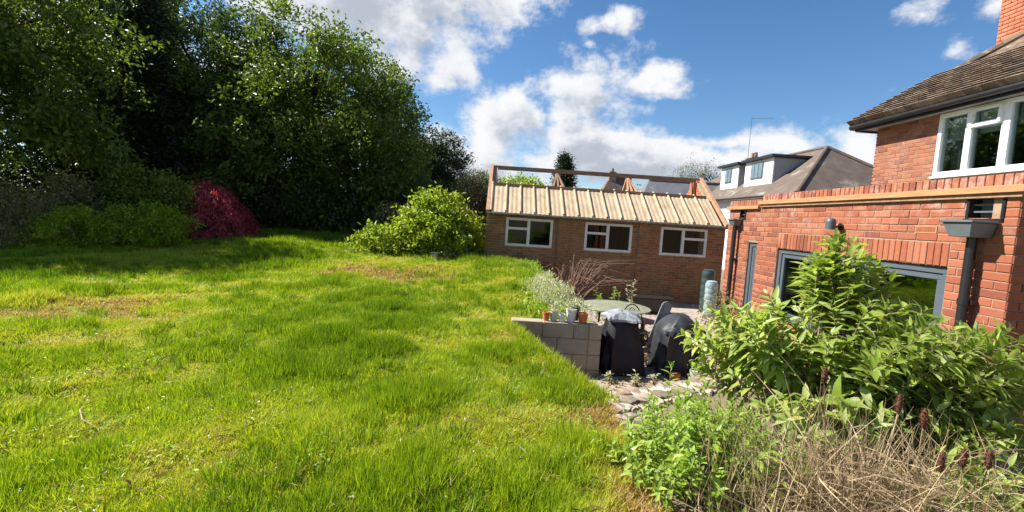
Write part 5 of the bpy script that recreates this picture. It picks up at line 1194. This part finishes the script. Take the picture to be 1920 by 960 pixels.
# small things on the grass
tg_ = thing('pale_twig', (-2.7, 3.12, lz(-2.7, 3.12) + .05), 'bleached forked twig lying in the grass near the bottom left', 'twig')
z0 = lz(-2.7, 3.12) + .06
mb = MB(); mb.tube([(-2.86, 3.26, z0), (-2.80, 3.17, z0 + .015), (-2.68, 3.05, z0 + .01), (-2.55, 3.0, z0 - .01)], [.003, .004, .004, .002], 6); mb.tube([(-2.76, 3.13, z0 + .015), (-2.72, 3.02, z0 + .02)], [.003, .0015], 6); mb.build('stick', MAT['straw'], tg_)
po = thing('stone_post', (-1.78, 12.75, lz(-1.78, 12.75)), 'little grey stone post at the foot of the lime green bush', 'post')
mb = MB(); zz_ = lz(-1.78, 12.75); mb.box(-1.86, 12.70, zz_ - .03, -1.70, 12.84, zz_ + .22); mb.build('shaft', MAT['block'], po, bevel=.02)
mb = MB(); mb.box(-1.875, 12.685, zz_ + .221, -1.685, 12.855, zz_ + .25); mb.build('cap', MAT['block'], po, bevel=.01)
for (x, y, lab) in ((-1.1, 13.1, 'low pale flowering plant between the lime green bush and the garage corner'), (-.75, 13.2, 'low pale flowering plant right at the garage corner'), (-1.5, 13.0, 'low pale flowering plant beside the little stone post')):
    weed(x, y, lz(x, y), .24, .26, lab, MAT['leaf_grey'], 110, .07, 'pale flowering plants at the garage corner', stems=10)

# weedy bank above the patio and the reddish worn patch
n = 2600; P = np.stack([rng.uniform(.35, 1.25, n), rng.uniform(6.9, 13.4, n), np.zeros(n)], -1); P[:, 0] = np.minimum(P[:, 0], edge_l(P[:, 1]) - .02 - .25 * rng.random(n) ** 2); P[:, 2] = lawn_z(P[:, 0], P[:, 1]) + rng.random(n) ** 1.5 * .16 * np.clip((P[:, 0] - .2) / .7, 0, 1)
LL = .07 * (.6 + .8 * rng.random(n)); tag(leaf_cards('bank_weeds', P, rdir(n) + np.array([0, 0, .7]), rdir(n) * .6 + np.array([0, 0, .6]), LL, LL * .45, MAT['leaf_weed'], None), 'leafy weeds along the edge of the lawn above the patio', 'weeds')
n = 900; x_ = rng.normal(-2.6, 1.0, n); y_ = rng.normal(10.7, .6, n); P = np.stack([x_, y_, lawn_z(x_, y_) + .02 + .05 * rng.random(n)], -1)
MAT['rust'] = leafmat('rusty_moss', [(.36, .20, .10), (.46, .30, .16), (.30, .20, .07)], .2, .8, .2, 1.0)
tag(leaf_cards('rusty_patch', P, rdir(n) + np.array([0, 0, .4]), rdir(n) * .5 + np.array([0, 0, 1.]), .06, .03, MAT['rust'], None), 'rust-coloured dead growth in the worn patch of lawn', 'dead growth')
